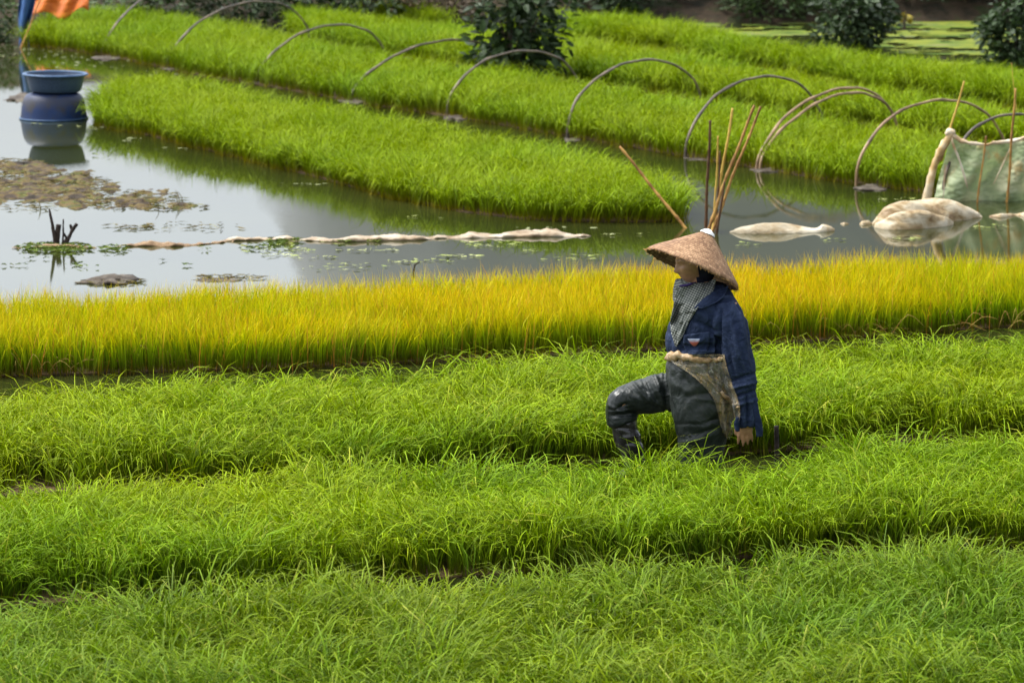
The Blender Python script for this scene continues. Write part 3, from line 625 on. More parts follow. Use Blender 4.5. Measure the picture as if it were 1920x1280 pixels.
# black sticks left
char_m = noisy('blackened wood', [(0.3, (0.010, 0.008, 0.007)), (0.7, (0.05, 0.036, 0.028))], 20, 0.7, 0.8)
Yb = onz(108, 460).y
def blk(name, pts, r, lab, taper=0.6, n=8):
    return tag(recentre(meshobj(name, displace(*(lambda vf: (vf[0], 0.004, 40))(tube([ony(x, y, Yb + d) for x, y, d in pts], r, n, 4))), tube([ony(x, y, Yb + d) for x, y, d in pts], r, n, 4)[1], char_m)), lab, 'stick', 'blackened sticks in the pond')
blk('blackened_stick', [(104, 475, 0), (103, 452, 0), (98, 420, 0), (92, 392, 0)], [.016, .016, .012, .007], 'thin blackened stick leaning left in the pond')
blk('blackened_post', [(105, 475, .02), (107, 450, .02), (110, 421, .02)], [.021, .021, .020], 'stout blackened post between the sticks in the pond')
blk('blackened_stick', [(117, 472, .01), (118, 440, .01), (119, 411, .01)], [.008, .007, .005], 'straight thin blackened rod right of the stout post')
o = blk('forked_branch', [(121, 475, .04), (124, 454, .04), (130, 443, .04), (136, 431, .04), (144, 420, .04)], [.022, .022, .013, .014, .012], 'knobbly forked blackened branch, rightmost of the sticks')
for pts, r in [([(136, 432, .04), (133, 426, .05), (132, 421, .05)], [.012, .012, .009]), ([(127, 449, .04), (122, 442, .03), (120, 437, .03)], [.010, .009, .007])]:
    tw = into(meshobj('twig', *tube([ony(x, y, Yb + d) for x, y, d in pts], r, 7, 3), char_m), o)
p1 = onz(772, 512)
stake('bare_twig', [p1 + Vector((0, 0, -0.05)), p1 + Vector((0.02, 0, 0.06)), ony(786, 491, p1.y)], 0.007, char_m, 'short black twig poking up just behind the yellow seedlings', 'twig', None, 0)
p1 = ony(1456, 850, 19.7)
stake('cut_stub', [p1 + Vector((0, 0, -0.25)), ony(1456, 798, 19.7)], 0.013, char_m, 'small dark stub sticking up right of the person', 'stub', None, 0, 0.95)

# ------------------------------------------------------------------ blue tub and basin
blue_m, t = newmat('blue plastic'); v = coords(t)
zc = N(t, 'ShaderNodeSeparateXYZ'); t.links.new(v, zc.inputs[0])
n1 = tnoise(t, v, 7, 6, 0.65); n2 = tnoise(t, v, 2.4, 4)
c = ramp(t, n2, [(0.3, (0.003, 0.012, 0.048)), (0.6, (0.006, 0.024, 0.085)), (0.8, (0.016, 0.045, 0.12))])
c = mixc(t, ramp(t, n1, [(0.50, (0, 0, 0)), (0.66, (0.7, 0.7, 0.7))]), c, (0.030, 0.028, 0.024))
shl = ramp(t, mth(t, 'MULTIPLY_ADD', n1, 0.22, zc.outputs[2]), [(0.20, (0, 0, 0)), (0.28, (0.5, 0.5, 0.5)), (0.31, (0.5, 0.5, 0.5)), (0.35, (0.05, 0.05, 0.05))])
c = mixc(t, shl, c, (0.040, 0.034, 0.026))
finish(t, c, mth(t, 'MULTIPLY_ADD', n1, 0.4, 0.3), n1, 0.15, 0.004, 0.3)
basin_m, t = newmat('scuffed blue plastic'); v = coords(t)
n1 = tnoise(t, v, 60, 4, 0.7); n2 = tnoise(t, v, 5, 5)
c = ramp(t, n1, [(0.35, (0.016, 0.03, 0.06)), (0.6, (0.03, 0.055, 0.095)), (0.75, (0.08, 0.115, 0.15))])
c = mixc(t, ramp(t, n2, [(0.5, (0, 0, 0)), (0.8, (0.7, 0.7, 0.7))]), c, (0.02, 0.04, 0.09))
finish(t, c, 0.45, n1, 0.2, 0.003, 0.5)
rim_m = noisy('blue rim plastic', [(0.3, (0.03, 0.06, 0.12)), (0.7, (0.06, 0.11, 0.19))], 12, 0.4, 0.1)
T0 = onz(98, 229, 0); tubx = (98 - 960) / FPX * (T0.y + 0.31); tub = empty('upturned_tub', (tubx, T0.y + 0.31, 0)); tag(tub, 'upturned dark blue plastic tub in the water under the basin', 'tub')
pr = [(0.322, -0.06), (0.326, 0.0), (0.320, 0.012), (0.316, 0.03), (0.308, 0.09), (0.300, 0.14), (0.286, 0.19), (0.262, 0.228), (0.235, 0.244), (0.20, 0.252), (0.12, 0.254), (0.0, 0.254)]
meshobj('shell', *lathe(catmull(pr, 3), 64), blue_m, tub)
meshobj('rim_band', *lathe([(0.322, 0.002), (0.330, 0.004), (0.330, 0.016), (0.320, 0.018)], 64), rim_m, tub)
bas = empty('plastic_basin', (tubx + 0.02, T0.y + 0.31, 0.254)); bas.rotation_euler = (0.0, 0.012, 0.3); tag(bas, 'round scuffed blue plastic basin standing on the upturned tub', 'basin')
pr = [(0.0, 0.004), (0.19, 0.004), (0.225, 0.008), (0.243, 0.025), (0.258, 0.07), (0.272, 0.13), (0.282, 0.172), (0.279, 0.172), (0.268, 0.13), (0.254, 0.07), (0.238, 0.03), (0.22, 0.014), (0.0, 0.012)]
meshobj('bowl', *lathe(catmull(pr, 3), 64), basin_m, bas)
pr = [(0.275 + 0.020 + 0.020 * math.cos(a) * 1.0, 0.174 + 0.012 * math.sin(a)) for a in np.linspace(0, 2 * math.pi, 13)]
meshobj('rim', *lathe(pr, 64), rim_m, bas)

# ------------------------------------------------------------------ plastic roll, bundles, net fence
pl_m, t = newmat('muddy white plastic sheet'); v = coords(t, (2.2, 3, 5), (0, 0.75, 0))
n1 = tnoise(t, v, 2.2, 5, 0.55, 0.5)
c = ramp(t, n1, [(0.30, (0.15, 0.085, 0.030)), (0.42, (0.30, 0.215, 0.105)), (0.53, (0.42, 0.345, 0.225)), (0.72, (0.52, 0.465, 0.345))])
cr = tnoise(t, coords(t, (2.0, 3, 4), (0, 0.7, 0)), 3.5, 4, 0.55, 1.6); crease = mth(t, 'SUBTRACT', 1.0, mth(t, 'ABSOLUTE', mth(t, 'MULTIPLY_ADD', cr, 4.0, -2.0)))
finish(t, c, 0.5, mth(t, 'MAXIMUM', crease, -0.6), 0.35, 0.014, 0.3)
br_m = noisy('brown fibre', [(0.3, (0.12, 0.07, 0.035)), (0.7, (0.30, 0.20, 0.11))], 12, 0.7, 0.8, 0.01, vscale=(1, 6, 6))
def roll(name, P, mat, lab, cat, parent=None, kz=0.5, seed=0, n=28):
    sec = []
    for (x, y, r) in P:
        q = onz(x, y, 0); R = r * q.y / FPX; sec.append((np.array([q.x, q.y, R * 0.15]), np.array([0, R * 1.5, 0]), np.array([0, 0, R * kz])))
    V, F = rings(sec, n, 12); V = displace(displace(V, 0.020, 8, seed), 0.010, 24, seed + 5)
    o = meshobj(name, V, F, mat)
    return tag(recentre(o), lab, cat) if parent is None else into(o, parent)
pl2_m = noisy('muddy wet sheet', [(0.3, (0.12, 0.07, 0.03)), (0.45, (0.24, 0.17, 0.095)), (0.58, (0.36, 0.29, 0.20)), (0.75, (0.46, 0.40, 0.31))], 3.0, 0.45, 0.5, 0.02, 0.3, vscale=(2, 5, 6))
ro = roll('plastic_sheet_roll', [(395, 455, 3), (440, 451, 7), (500, 449, 8), (560, 450, 7), (640, 452, 11), (720, 449, 15), (775, 449, 13), (818, 447, 6), (870, 445, 10), (930, 444, 11), (950, 443, 14), (1010, 441, 17), (1055, 442, 11), (1090, 443, 5), (1112, 443, 1.5)], pl2_m, 'long twisted roll of muddy white plastic lying in the pond', 'plastic roll', seed=2)
roll('frayed_end', [(215, 463, 1.5), (250, 461, 6), (290, 460, 10), (330, 461, 9), (360, 460, 5), (405, 456, 4), (440, 453, 3)], br_m, None, None, ro, seed=3)
roll('sunken_sheet', [(25, 466, 1), (60, 464, 5), (110, 463, 8), (150, 464, 5), (180, 465, 1)], br_m, 'weed-covered hump of sunken sheet at the foot of the black sticks', 'sheet', seed=6)
def bundle(name, P, lab, cat, seed, folds=(), mat=pl_m):
    sec = []
    for (x, ytop, ybot, ry) in P:
        q = onz(x, ybot, 0); top = ony(x, ytop, q.y + ry * 0.5).z; sec.append((np.array([q.x, q.y + ry, -0.02]), np.array([0, ry, 0]), np.array([0, 0, max(top + 0.02, 0.01)])))
    V, F = rings(sec, 56, 12, 2.2)
    W = []
    for v in V:
        q = Vector(v); hq = min(1.0, max(q.z, 0) * 9); m = noise.noise(Vector((q.x * 3, q.y * 9, q.z * 11 + seed))) * 0.022 + hq * (noise.ridged_multi_fractal(Vector((q.x * 6 + q.z * 9 + 0.6 * noise.noise(q * 5), q.y * 4, q.z * 3 + seed)), 1.1, 2.0, 2, 1, 2) - 0.8) * 0.026 + 0.0015 * noise.noise(q * 34)
        W.append(tuple(q + Vector((0, -m, m * (0.7 if q.z > 0.02 else 0)))))
    return tag(recentre(meshobj(name, W, F, mat)), lab, cat)
bundle('plastic_bundle', [(1636, 418, 421, 0.02), (1650, 402, 423, 0.07), (1670, 388, 424, 0.14), (1700, 379, 423, 0.19), (1740, 377, 420, 0.20), (1780, 378, 416, 0.18), (1810, 386, 412, 0.13), (1828, 396, 409, 0.07), (1842, 405, 408, 0.02)], 'large pale bundle of plastic sheet half sunk in the pond', 'bundle', 3)
bundle('plastic_bundle', [(1640, 421, 426, 0.02), (1660, 412, 430, 0.06), (1690, 401, 431, 0.09), (1730, 397, 429, 0.09), (1765, 405, 425, 0.06), (1788, 416, 421, 0.02)], 'smaller folded bundle pressed against the front of the large one', 'bundle', 8)
bundle('plastic_bundle', [(1368, 434, 436, 0.01), (1395, 427, 438, 0.05), (1440, 421, 438, 0.08), (1490, 422, 437, 0.08), (1530, 427, 436, 0.05), (1545, 421, 435, 0.05), (1565, 429, 433, 0.02)], 'low pale plastic bundle floating right of the stakes', 'bundle', 5)
bundle('plastic_float', [(1612, 419, 421, 0.01), (1618, 414, 422, 0.025), (1628, 414, 421, 0.025), (1636, 418, 420, 0.01)], 'small pale knot of plastic left of the large bundle', 'float', 6)
bundle('plastic_float', [(1576, 419, 420, 0.008), (1583, 417, 421, 0.02), (1592, 419, 420, 0.008)], 'tiny white scrap between the two bundles', 'float', 7)
bundle('plastic_strip', [(1855, 405, 407, 0.01), (1875, 401, 408, 0.03), (1895, 401, 406, 0.03), (1908, 401, 404, 0.02), (1930, 396, 408, 0.05), (1960, 398, 406, 0.03)], 'twisted pale plastic strip floating below the net fence', 'strip', 9)

net_m, t = newmat('stained green net'); v = coords(t)
n1 = tnoise(t, v, 3.2, 6, 0.6, 0.4); n2 = tnoise(t, coords(t, (1.2, 1.2, 2.0), (0, 0.5, 0)), 3.0, 4, 0.5, 0.8)
c = ramp(t, n2, [(0.3, (0.20, 0.27, 0.13)), (0.5, (0.38, 0.44, 0.24)), (0.7, (0.60, 0.60, 0.38))])
c = mixc(t, ramp(t, n1, [(0.56, (0, 0, 0)), (0.68, (0.85, 0.85, 0.85))]), c, (0.45, 0.27, 0.07))
wv = mth(t, 'MULTIPLY', n2, 0.0)
p = N(t, 'ShaderNodeBsdfPrincipled', Roughness=0.5); tr = N(t, 'ShaderNodeBsdfTranslucent'); tp = N(t, 'ShaderNodeBsdfTransparent'); m1 = N(t, 'ShaderNodeMixShader', Fac=0.35); m2 = N(t, 'ShaderNodeMixShader'); o_ = N(t, 'ShaderNodeOutputMaterial')
t.links.new(c, p.inputs['Base Color']); t.links.new(c, tr.inputs[0]); t.links.new(p.outputs[0], m1.inputs[1]); t.links.new(tr.outputs[0], m1.inputs[2])
t.links.new(ramp(t, n2, [(0.35, (0.34,) * 3), (0.65, (0.10,) * 3)]), m2.inputs[0]); t.links.new(m1.outputs[0], m2.inputs[1]); t.links.new(tp.outputs[0], m2.inputs[2]); t.links.new(m2.outputs[0], o_.inputs[0])
hem_m = noisy('net hem', [(0.3, (0.34, 0.17, 0.05)), (0.5, (0.52, 0.42, 0.28)), (0.7, (0.66, 0.62, 0.52))], 6, 0.6, 0.5)
hem_d = noisy('dirty hem', [(0.3, (0.14, 0.08, 0.03)), (0.45, (0.38, 0.25, 0.10)), (0.62, (0.56, 0.46, 0.30))], 6, 0.7, 0.7)
YN = onz(1830, 379).y
nf = empty('net_fence', ony(1830, 379, YN)); tag(nf, 'stained pale green net fence hung between stakes at the right edge', 'net fence')
toppx = [(1782, 250), (1800, 262), (1816, 268), (1845, 271), (1870, 268), (1900, 264), (1925, 259), (1960, 266), (2000, 266), (2040, 262)]
def topy(x): return float(np.interp(x, [a for a, _ in toppx], [b for _, b in toppx]))
def f(u, v):
    xt = 1783 + 255 * u; xb = 1752 + 288 * u; x = xt + (xb - xt) * v ** 1.2; y = topy(xt) + (379 - topy(xt)) * v
    fold = 0.085 * math.sin(v * 2.5) * math.sin(u * 19 + 2.5 * v) + 0.035 * noise.noise(Vector((u * 12, v * 5, 2))) * v + 0.014 * noise.noise(Vector((u * 26 + v * 16, v * 20 - u * 10, 5))) + 0.007 * noise.noise(Vector((u * 50, v * 26, 7)))
    q = ony(x, y, YN + 0.05); return Vector((q.x, q.y + fold + 0.03, q.z - (0.02 if v == 1 else 0)))
into(cloth_grid('net', f, 110, 50, net_m, 0.002), nf)
def pipe(name, pts, rad, mat, dy=0.0, k=4):
    q = tube([ony(x, y, YN + dy) for x, y in pts], rad, 10, k); return into(meshobj(name, displace(q[0], 0.012, 22), q[1], mat), nf)
pipe('top_hem', toppx, [.018, .016, .015, .013, .014, .015, .018, .016, .016, .016], hem_m)
pipe('side_hem', [(1784, 250), (1772, 268), (1761, 290), (1752, 310), (1744, 340), (1736, 384)], [.022, .03, .034, .026, .034, .036], hem_d)
pipe('corner_knot', [(1774, 252), (1780, 247), (1786, 248), (1790, 253)], [.012, .022, .022, .010], hem_m)
for (x0, y0, x1, y1, w) in [(1783, 256, 1815, 352, .009), (1772, 310, 1768, 372, .007), (1898, 268, 1862, 345, .006)]:
    o = pipe('taut_cord', [(x0, y0), ((x0 + x1) / 2 + 1, (y0 + y1) / 2), (x1, y1)], [w, w, w * .6], hem_m, -0.01)
G2 = 'stakes holding the net fence'
stk(1776, 262, 1808, 152, YN + .06, 0.02, 0.0095, bam_yl, 'golden stake leaning right above the corner of the net fence', G2)
stk(1832, 384, 1849, 255, YN - .03, 0.0, 0.0085, bam, 'short stake in the middle of the net fence', G2)
stk(1888, 384, 1904, 166, YN - .03, 0.0, 0.0105, bam, 'tall brown stake at the right of the net fence', G2)
stk(1902, 170, 1896, 118, YN + .6, 0.0, 0.003, bam_yl, 'thin reed tip above the tall net stake', None, nodes=0)

# ------------------------------------------------------------------ the person
YP = 19.62
def Q(px, py, dy=0.0): return ony(px, py, YP + dy)
MPP = YP / FPX / cT * 0.985                    # metres per photo pixel at the person
def bodysec(L):                                # (py, left px, right px, half depth m, dy)
    S = []
    for py, xl, xr, dep, dy in L:
        c = Q((xl + xr) / 2, py, dy); S.append((np.array(c), np.array([(xr - xl) / 2 * MPP, 0, 0]), np.array([0, dep, 0])))
    return S
def limbsec(L):                                # (px, py, dy, half width px in the picture plane, half depth m)
    C = [Q(x, y, d) for x, y, d, *_ in L]; S = []
    for i, (x, y, d, w, dep) in enumerate(L):
        tg = (C[min(i + 1, len(C) - 1)] - C[max(i - 1, 0)]).normalized()
        u = Vector((tg.z, 0, -tg.x)).normalized(); v = tg.cross(u).normalized()
        S.append((np.array(C[i]), np.array(u) * w * MPP, np.array(v) * dep))
    return S
def fuse(parts, voxel, smooth=2):
    V, F = merge(parts); me = bpy.data.meshes.new('tmp'); me.from_pydata(V, [], F); me.update()
    bm = bmesh.new(); bm.from_mesh(me); bmesh.ops.recalc_face_normals(bm, faces=bm.faces[:]); bm.to_mesh(me); bm.free()
    o = bpy.data.objects.new('tmp', me); COL.objects.link(o)
    m = o.modifiers.new('r', 'REMESH'); m.mode = 'VOXEL'; m.voxel_size = voxel
    if smooth: q = o.modifiers.new('s', 'SMOOTH'); q.iterations = smooth; q.factor = 0.5
    dg = bpy.context.evaluated_depsgraph_get(); ev = o.evaluated_get(dg)
    out = bpy.data.meshes.new_from_object(ev); bpy.data.objects.remove(o); bpy.data.meshes.remove(me)
    out.materials.clear(); return out
def coarr(me):
    a = np.empty(len(me.vertices) * 3, np.float32); me.vertices.foreach_get('co', a); b = np.empty(len(me.vertices) * 3, np.float32); me.vertices.foreach_get('normal', b)
    return a.reshape(-1, 3).astype(float), b.reshape(-1, 3).astype(float)
def fold(me, lines, rnd=(0.004, 14, 0.002, 40), seed=0, sx=(1, 1, 1)):
    """press creases into the cloth along picture-plane strokes, plus small random wrinkles"""
    co, no = coarr(me); P = proj(co); d = np.zeros(len(co))
    for (x0, y0, x1, y1, w, amp) in lines:
        dx, dy = x1 - x0, y1 - y0; l2 = dx * dx + dy * dy
        t = np.clip(((P[:, 0] - x0) * dx + (P[:, 1] - y0) * dy) / l2, 0, 1)
        q = np.hypot(x0 + t * dx - P[:, 0], y0 + t * dy - P[:, 1]); d += amp * np.exp(-(q / w) ** 2) * np.sin(np.pi * np.clip(t * .9 + .05, 0, 1)) ** .5
    for i in range(len(co)):
        q = Vector((co[i][0] * sx[0], co[i][1] * sx[1], co[i][2] * sx[2]))
        d[i] += rnd[0] * noise.noise(q * rnd[1] + Vector((seed, 0, 0))) + rnd[2] * noise.noise(q * rnd[3] + Vector((0, seed, 0)))
    me.vertices.foreach_set('co', (co + no * d[:, None]).astype(np.float32).ravel()); me.update()
    me.polygons.foreach_set('use_smooth', [True] * len(me.polygons)); return me
def bvh_of(me):
    co, _ = coarr(me); return BVHTree.FromPolygons([tuple(c) for c in co], [tuple(p.vertices) for p in me.polygons])
def shoot(bv, px, py, off=0.008):
    d = ray(px, py).normalized(); h = bv.ray_cast(Vector((0, 0, CAMH)), d)
    return None if h[0] is None else (h[0] - d * off, h[1])

def crumple(t, sc_):
    a = tnoise(t, coords(t, (1, 1, 0.8)), sc_, 3, 0.5, 1.4); r = mth(t, 'SUBTRACT', 1.0, mth(t, 'ABSOLUTE', mth(t, 'MULTIPLY_ADD', a, 5.0, -2.5)))
    b = tnoise(t, coords(t, (1, 1, 1)), sc_ * 2.7, 3, 0.5, 1.0); q = mth(t, 'SUBTRACT', 1.0, mth(t, 'ABSOLUTE', mth(t, 'MULTIPLY_ADD', b, 5.0, -2.5)))
    return mth(t, 'MULTIPLY_ADD', mth(t, 'MAXIMUM', q, -0.5), 0.35, mth(t, 'MAXIMUM', r, -0.5))
skin_m, t = newmat('weathered skin'); v = coords(t)
c = ramp(t, tnoise(t, v, 25, 5), [(0.3, (0.24, 0.125, 0.062)), (0.7, (0.38, 0.21, 0.11))])
p = finish(t, c, 0.5, tnoise(t, v, 160, 4), 0.25, 0.002, 0.4); p.inputs['Subsurface Weight'].default_value = 0.08; p.inputs['Subsurface Radius'].default_value = (0.01, 0.004, 0.002)
jk_m, t = newmat('blue work cotton'); v = coords(t)
geo = N(t, 'ShaderNodeNewGeometry'); ridge_hl = ramp(t, geo.outputs['Pointiness'], [(0.49, (0, 0, 0)), (0.62, (0.35, 0.35, 0.35))])  # mask for soft highlights painted into the cotton colour along fold ridges
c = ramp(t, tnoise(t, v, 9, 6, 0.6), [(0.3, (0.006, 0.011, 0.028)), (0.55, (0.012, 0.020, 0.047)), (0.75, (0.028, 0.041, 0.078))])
c = mixc(t, ridge_hl, c, (0.065, 0.088, 0.145))
finish(t, c, 0.85, crumple(t, 7.5), 0.6, 0.012, 0.15)
wd_m, t = newmat('wet dark rubber'); v = coords(t); n1 = tnoise(t, v, 7, 6, 0.65)
c = ramp(t, n1, [(0.3, (0.004, 0.0065, 0.005)), (0.55, (0.008, 0.012, 0.010)), (0.70, (0.018, 0.022, 0.018)), (0.85, (0.05, 0.045, 0.034))]); c = mixc(t, ramp(t, tnoise(t, v, 34, 5, 0.7), [(0.62, (0, 0, 0)), (0.70, (0.5, 0.5, 0.5))]), c, (0.045, 0.042, 0.03))
finish(t, c, ramp(t, n1, [(0.35, (0.36,) * 3), (0.7, (0.66,) * 3)]), crumple(t, 5.0), 0.34, 0.012, 0.32)
bt_m, t = newmat('black wet boot'); v = coords(t); n1 = tnoise(t, v, 14, 6)
c = ramp(t, n1, [(0.4, (0.006, 0.006, 0.007)), (0.75, (0.03, 0.026, 0.022))]); finish(t, c, ramp(t, n1, [(0.4, (0.12,) * 3), (0.7, (0.5,) * 3)]), n1, 0.3, 0.006, 0.5)
dk_m = noisy('navy headcloth', [(0.3, (0.008, 0.008, 0.016)), (0.7, (0.022, 0.022, 0.045))], 20, 0.85)
trim_m = noisy('purple trim', [(0.3, (0.025, 0.015, 0.07)), (0.7, (0.05, 0.03, 0.11))], 20, 0.8)

# ---- head, built looking towards -Y, then turned to look left and a little down
def head_mesh():
    bm = bmesh.new(); bmesh.ops.create_uvsphere(bm, u_segments=72, v_segments=52, radius=1.0)
    V = np.array([tuple(v.co) for v in bm.verts]); F = [tuple(v.index for v in f.verts) for f in bm.faces]; bm.free()
    x, y, z = V[:, 0].copy(), V[:, 1].copy(), V[:, 2].copy(); lo = np.clip(-z, 0, 1)
    X = x * 0.074 * (1 - 0.34 * lo ** 1.6); Yv = y * 0.094 * np.where(y > 0, 1 - 0.35 * lo ** 1.5, 1 - 0.10 * lo ** 2); Z = z * 0.112
    fr = np.clip(-y, 0, 1) ** 0.7
    g = lambda cx, cz, sx, sz: np.exp(-((X - cx) / sx) ** 2 - ((Z - cz) / sz) ** 2) * fr
    d = 0.020 * g(0, -0.026, .011, .013) + 0.013 * g(0, -0.008, .008, .020) + 0.006 * g(0.012, -0.030, .007, .008) + 0.006 * g(-0.012, -0.030, .007, .008)
    d += 0.007 * (g(.028, .026, .024, .008) + g(-.028, .026, .024, .008)) - 0.011 * (g(.031, .006, .015, .011) + g(-.031, .006, .015, .011))
    d += 0.005 * (g(.042, -.018, .018, .014) + g(-.042, -.018, .018, .014)) - 0.004 * (g(.036, -.048, .014, .016) + g(-.036, -.048, .014, .016))
    d += 0.008 * g(0, -.054, .020, .005) + 0.009 * g(0, -.067, .017, .006) - 0.007 * g(0, -.0605, .024, .0022) - 0.004 * g(0, -.077, .02, .005) + 0.012 * g(0, -.094, .020, .012)
    Yv = Yv - d; parts = [(np.stack([X, Yv, Z], 1), F)]
    for s in (-1, 1):                          # ears
        parts.append(rings([(np.array([s * .070, .012, -.038]), np.array([.004 * s, 0, 0]), np.array([0, .006, 0])), (np.array([s * .077, .015, -.02]), np.array([.006 * s, .002, 0]), np.array([0, .014, 0])), (np.array([s * .080, .018, .005]), np.array([.007 * s, .003, 0]), np.array([0, .017, 0])), (np.array([s * .076, .016, .022]), np.array([.004 * s, 0, 0]), np.array([0, .008, 0]))], 12, 3))
    return parts
HC = Q(1302, 492, 0.0)
HM = Matrix.Translation(HC) @ Euler((math.radians(0), 0, math.radians(-72)), 'XYZ').to_matrix().to_4x4() @ Euler((math.radians(9), 0, 0), 'XYZ').to_matrix().to_4x4()
hp = [([HM @ Vector(v) for v in vs], fs) for vs, fs in head_mesh()]

# ---- hidden body under the clothes, and the left hand with five fingers
neck = rings(limbsec([(1312, 515, 0, 19, .055), (1318, 540, 0, 18, .055), (1328, 565, 0, 24, .07)]), 20, 3)
torso = rings(bodysec([(548, 1300, 1372, .13, 0), (580, 1276, 1388, .15, 0), (620, 1264, 1388, .14, 0), (660, 1264, 1368, .13, 0), (700, 1258, 1372, .145, 0), (745, 1262, 1375, .14, 0)]), 24, 3)
armL = rings(limbsec([(1362, 572, -.13, 22, .05), (1380, 640, -.185, 20, .048), (1392, 700, -.20, 17, .042), (1397, 745, -.205, 15, .036), (1400, 775, -.21, 11, .028), (1400, 788, -.21, 10, .022)]), 16, 3)
armR = rings(limbsec([(1345, 572, .13, 22, .05), (1310, 625, .19, 19, .045), (1290, 665, .20, 16, .04), (1310, 705, .19, 14, .034), (1330, 738, .17, 11, .026), (1338, 752, .16, 9, .022)]), 16, 3)
legL = rings(limbsec([(1318, 740, -.08, 42, .085), (1316, 800, -.085, 36, .078), (1312, 860, -.085, 28, .065), (1310, 930, -.085, 20, .05), (1308, 985, -.085, 15, .04), (1306, 1008, -.085, 15, .04)]), 16, 3)
legR = rings(limbsec([(1290, 738, .08, 26, .06), (1240, 738, .085, 24, .06), (1190, 746, .085, 27, .065), (1164, 758, .085, 23, .058), (1168, 790, .085, 21, .05), (1180, 840, .085, 16, .042), (1186, 868, .085, 13, .036)]), 16, 3)
def hand(wx, wy, dy, flip=1):
    """back of the hand to the camera, fingers hanging and slightly curled away from it"""
    P = lambda x, y, d: Q(wx + x * flip, wy + y, dy + d); out = []
    out.append(rings([(np.array(P(*c)), np.array([w * MPP, 0, 0]), np.array([0, dp, 0])) for c, w, dp in [((0, -8, 0), 8.5, .018), ((-.5, 2, 0), 10.5, .017), ((-1.5, 12, .001), 14, .014), ((-2, 20, .003), 14.5, .012), ((-2, 24, .004), 12, .009)]], 16, 3, 2.4))
    for x0, ln, sp, r in [(-12.5, 1.0, -2.2, .0086), (-5, 1.12, -.8, .0090), (2.5, 1.04, .6, .0086), (9, .82, 2.0, .0076)]:
        pts = [P(x0 * .92, 17, .003), P(x0 + sp * .5, 17 + 11 * ln, .006), P(x0 + sp * 1.0, 17 + 20 * ln, .016), P(x0 + sp * 1.2, 17 + 26.5 * ln, .030)]
        out.append(tube(pts, [r, r * .98, r * .88, r * .62], 10, 4))
    out.append(tube([P(-8, 3, .004), P(-15, 10, .006), P(-19, 18, .010), P(-19.5, 26, .014)], [.011, .0105, .0092, .0066], 10, 4))
    return out
handL = hand(1399, 789, -.21); handR = hand(1342, 758, .155)
body = fuse(hp + [neck, torso, armL, armR, legL, legR] + handL + handR, 0.0055, 1)
body.materials.append(skin_m); body.polygons.foreach_set('use_smooth', [True] * len(body.polygons))
per = link(bpy.data.objects.new('person', body)); foot = Q(1306, 1008, -.085)
co, _ = coarr(body); body.vertices.foreach_set('co', (co - np.array(foot)).astype(np.float32).ravel()); per.location = foot; body.update()
tag(per, 'person in conical straw hat, blue jacket and dark waders stepping between the seedbeds', 'person')
def wear(name, me_or_vf, mat, parent=None):
    if isinstance(me_or_vf, tuple): o = meshobj(name, *me_or_vf, mat)
    else: me_or_vf.materials.append(mat); o = link(bpy.data.objects.new(name, me_or_vf))
    o.parent = parent or per
    if parent is None: o.matrix_parent_inverse = Matrix.Translation(-Vector(foot))   # worn parts already hang in place
    return o

# ---- waders and boots
pel = rings(bodysec([(660, 1258, 1362, .150, 0), (676, 1250, 1370, .168, 0), (700, 1246, 1378, .178, 0), (730, 1246, 1384, .180, 0), (757, 1252, 1386, .165, -.01), (785, 1262, 1380, .13, -.04)]), 28, 4)
wL = rings(limbsec([(1315, 690, -.03, 30, .07), (1315, 722, -.06, 52, .10), (1318, 760, -.08, 60, .108), (1317, 795, -.085, 54, .10), (1315, 830, -.085, 47, .092), (1312, 870, -.085, 40, .082), (1310, 925, -.085, 32, .068), (1308, 985, -.085, 25, .055)]), 24, 4)
wR = rings(limbsec([(1300, 728, .07, 36, .10), (1262, 732, .085, 40, .095), (1218, 741, .088, 34.5, .086), (1182, 748, .088, 30.5, .078), (1164, 756, .088, 28.5, .074), (1162, 770, .088, 28, .072), (1167, 784, .088, 29.5, .074), (1168, 790, .088, 29, .072), (1169, 793, .088, 24, .06)]), 24, 4)
wm_ = fuse([pel, wL, wR], 0.0062, 3)
fold(wm_, [(1235, 700, 1262, 770, 4, -.012), (1222, 705, 1250, 765, 3.5, .010), (1208, 708, 1236, 758, 4, -.010), (1200, 725, 1215, 735, 4, -.012), (1190, 720, 1222, 760, 3.5, .008), (1160, 728, 1200, 752, 5, .006),
           (1150, 770, 1180, 755, 3, -.008), (1142, 760, 1172, 775, 3, .008), (1145, 780, 1190, 778, 3, -.008), (1195, 765, 1235, 778, 4, .007), (1210, 755, 1250, 770, 4, -.007), (1245, 690, 1250, 785, 3.5, -.016),
           (1262, 795, 1320, 795, 3, -.004), (1315, 795, 1362, 780, 3, -.005), (1290, 742, 1330, 738, 5, -.008), (1300, 745, 1345, 752, 4, .006), (1280, 700, 1290, 722, 5, -.007), (1262, 720, 1290, 735, 6, .006), (1300, 815, 1355, 800, 4, -.006), (1275, 830, 1320, 822, 4, .006), (1186, 716, 1204, 738, 1.8, .009), (1178, 722, 1196, 742, 1.6, -.007), (1204, 712, 1216, 742, 1.8, -.009), (1228, 702, 1240, 730, 1.8, .008), (1218, 742, 1246, 772, 1.8, .007), (1140, 772, 1186, 768, 1.6, .006), (1143, 777, 1190, 774, 1.6, -.006), (1150, 784, 1192, 781, 1.6, .006), (1168, 736, 1190, 764, 1.8, .006), (1256, 700, 1262, 760, 2, .006), (1290, 690, 1300, 720, 2.5, -.006), (1330, 742, 1352, 770, 2.5, .006)],
     (0.010, 9, 0.004, 24), 3)
wader = wear('waders', wm_, wd_m)
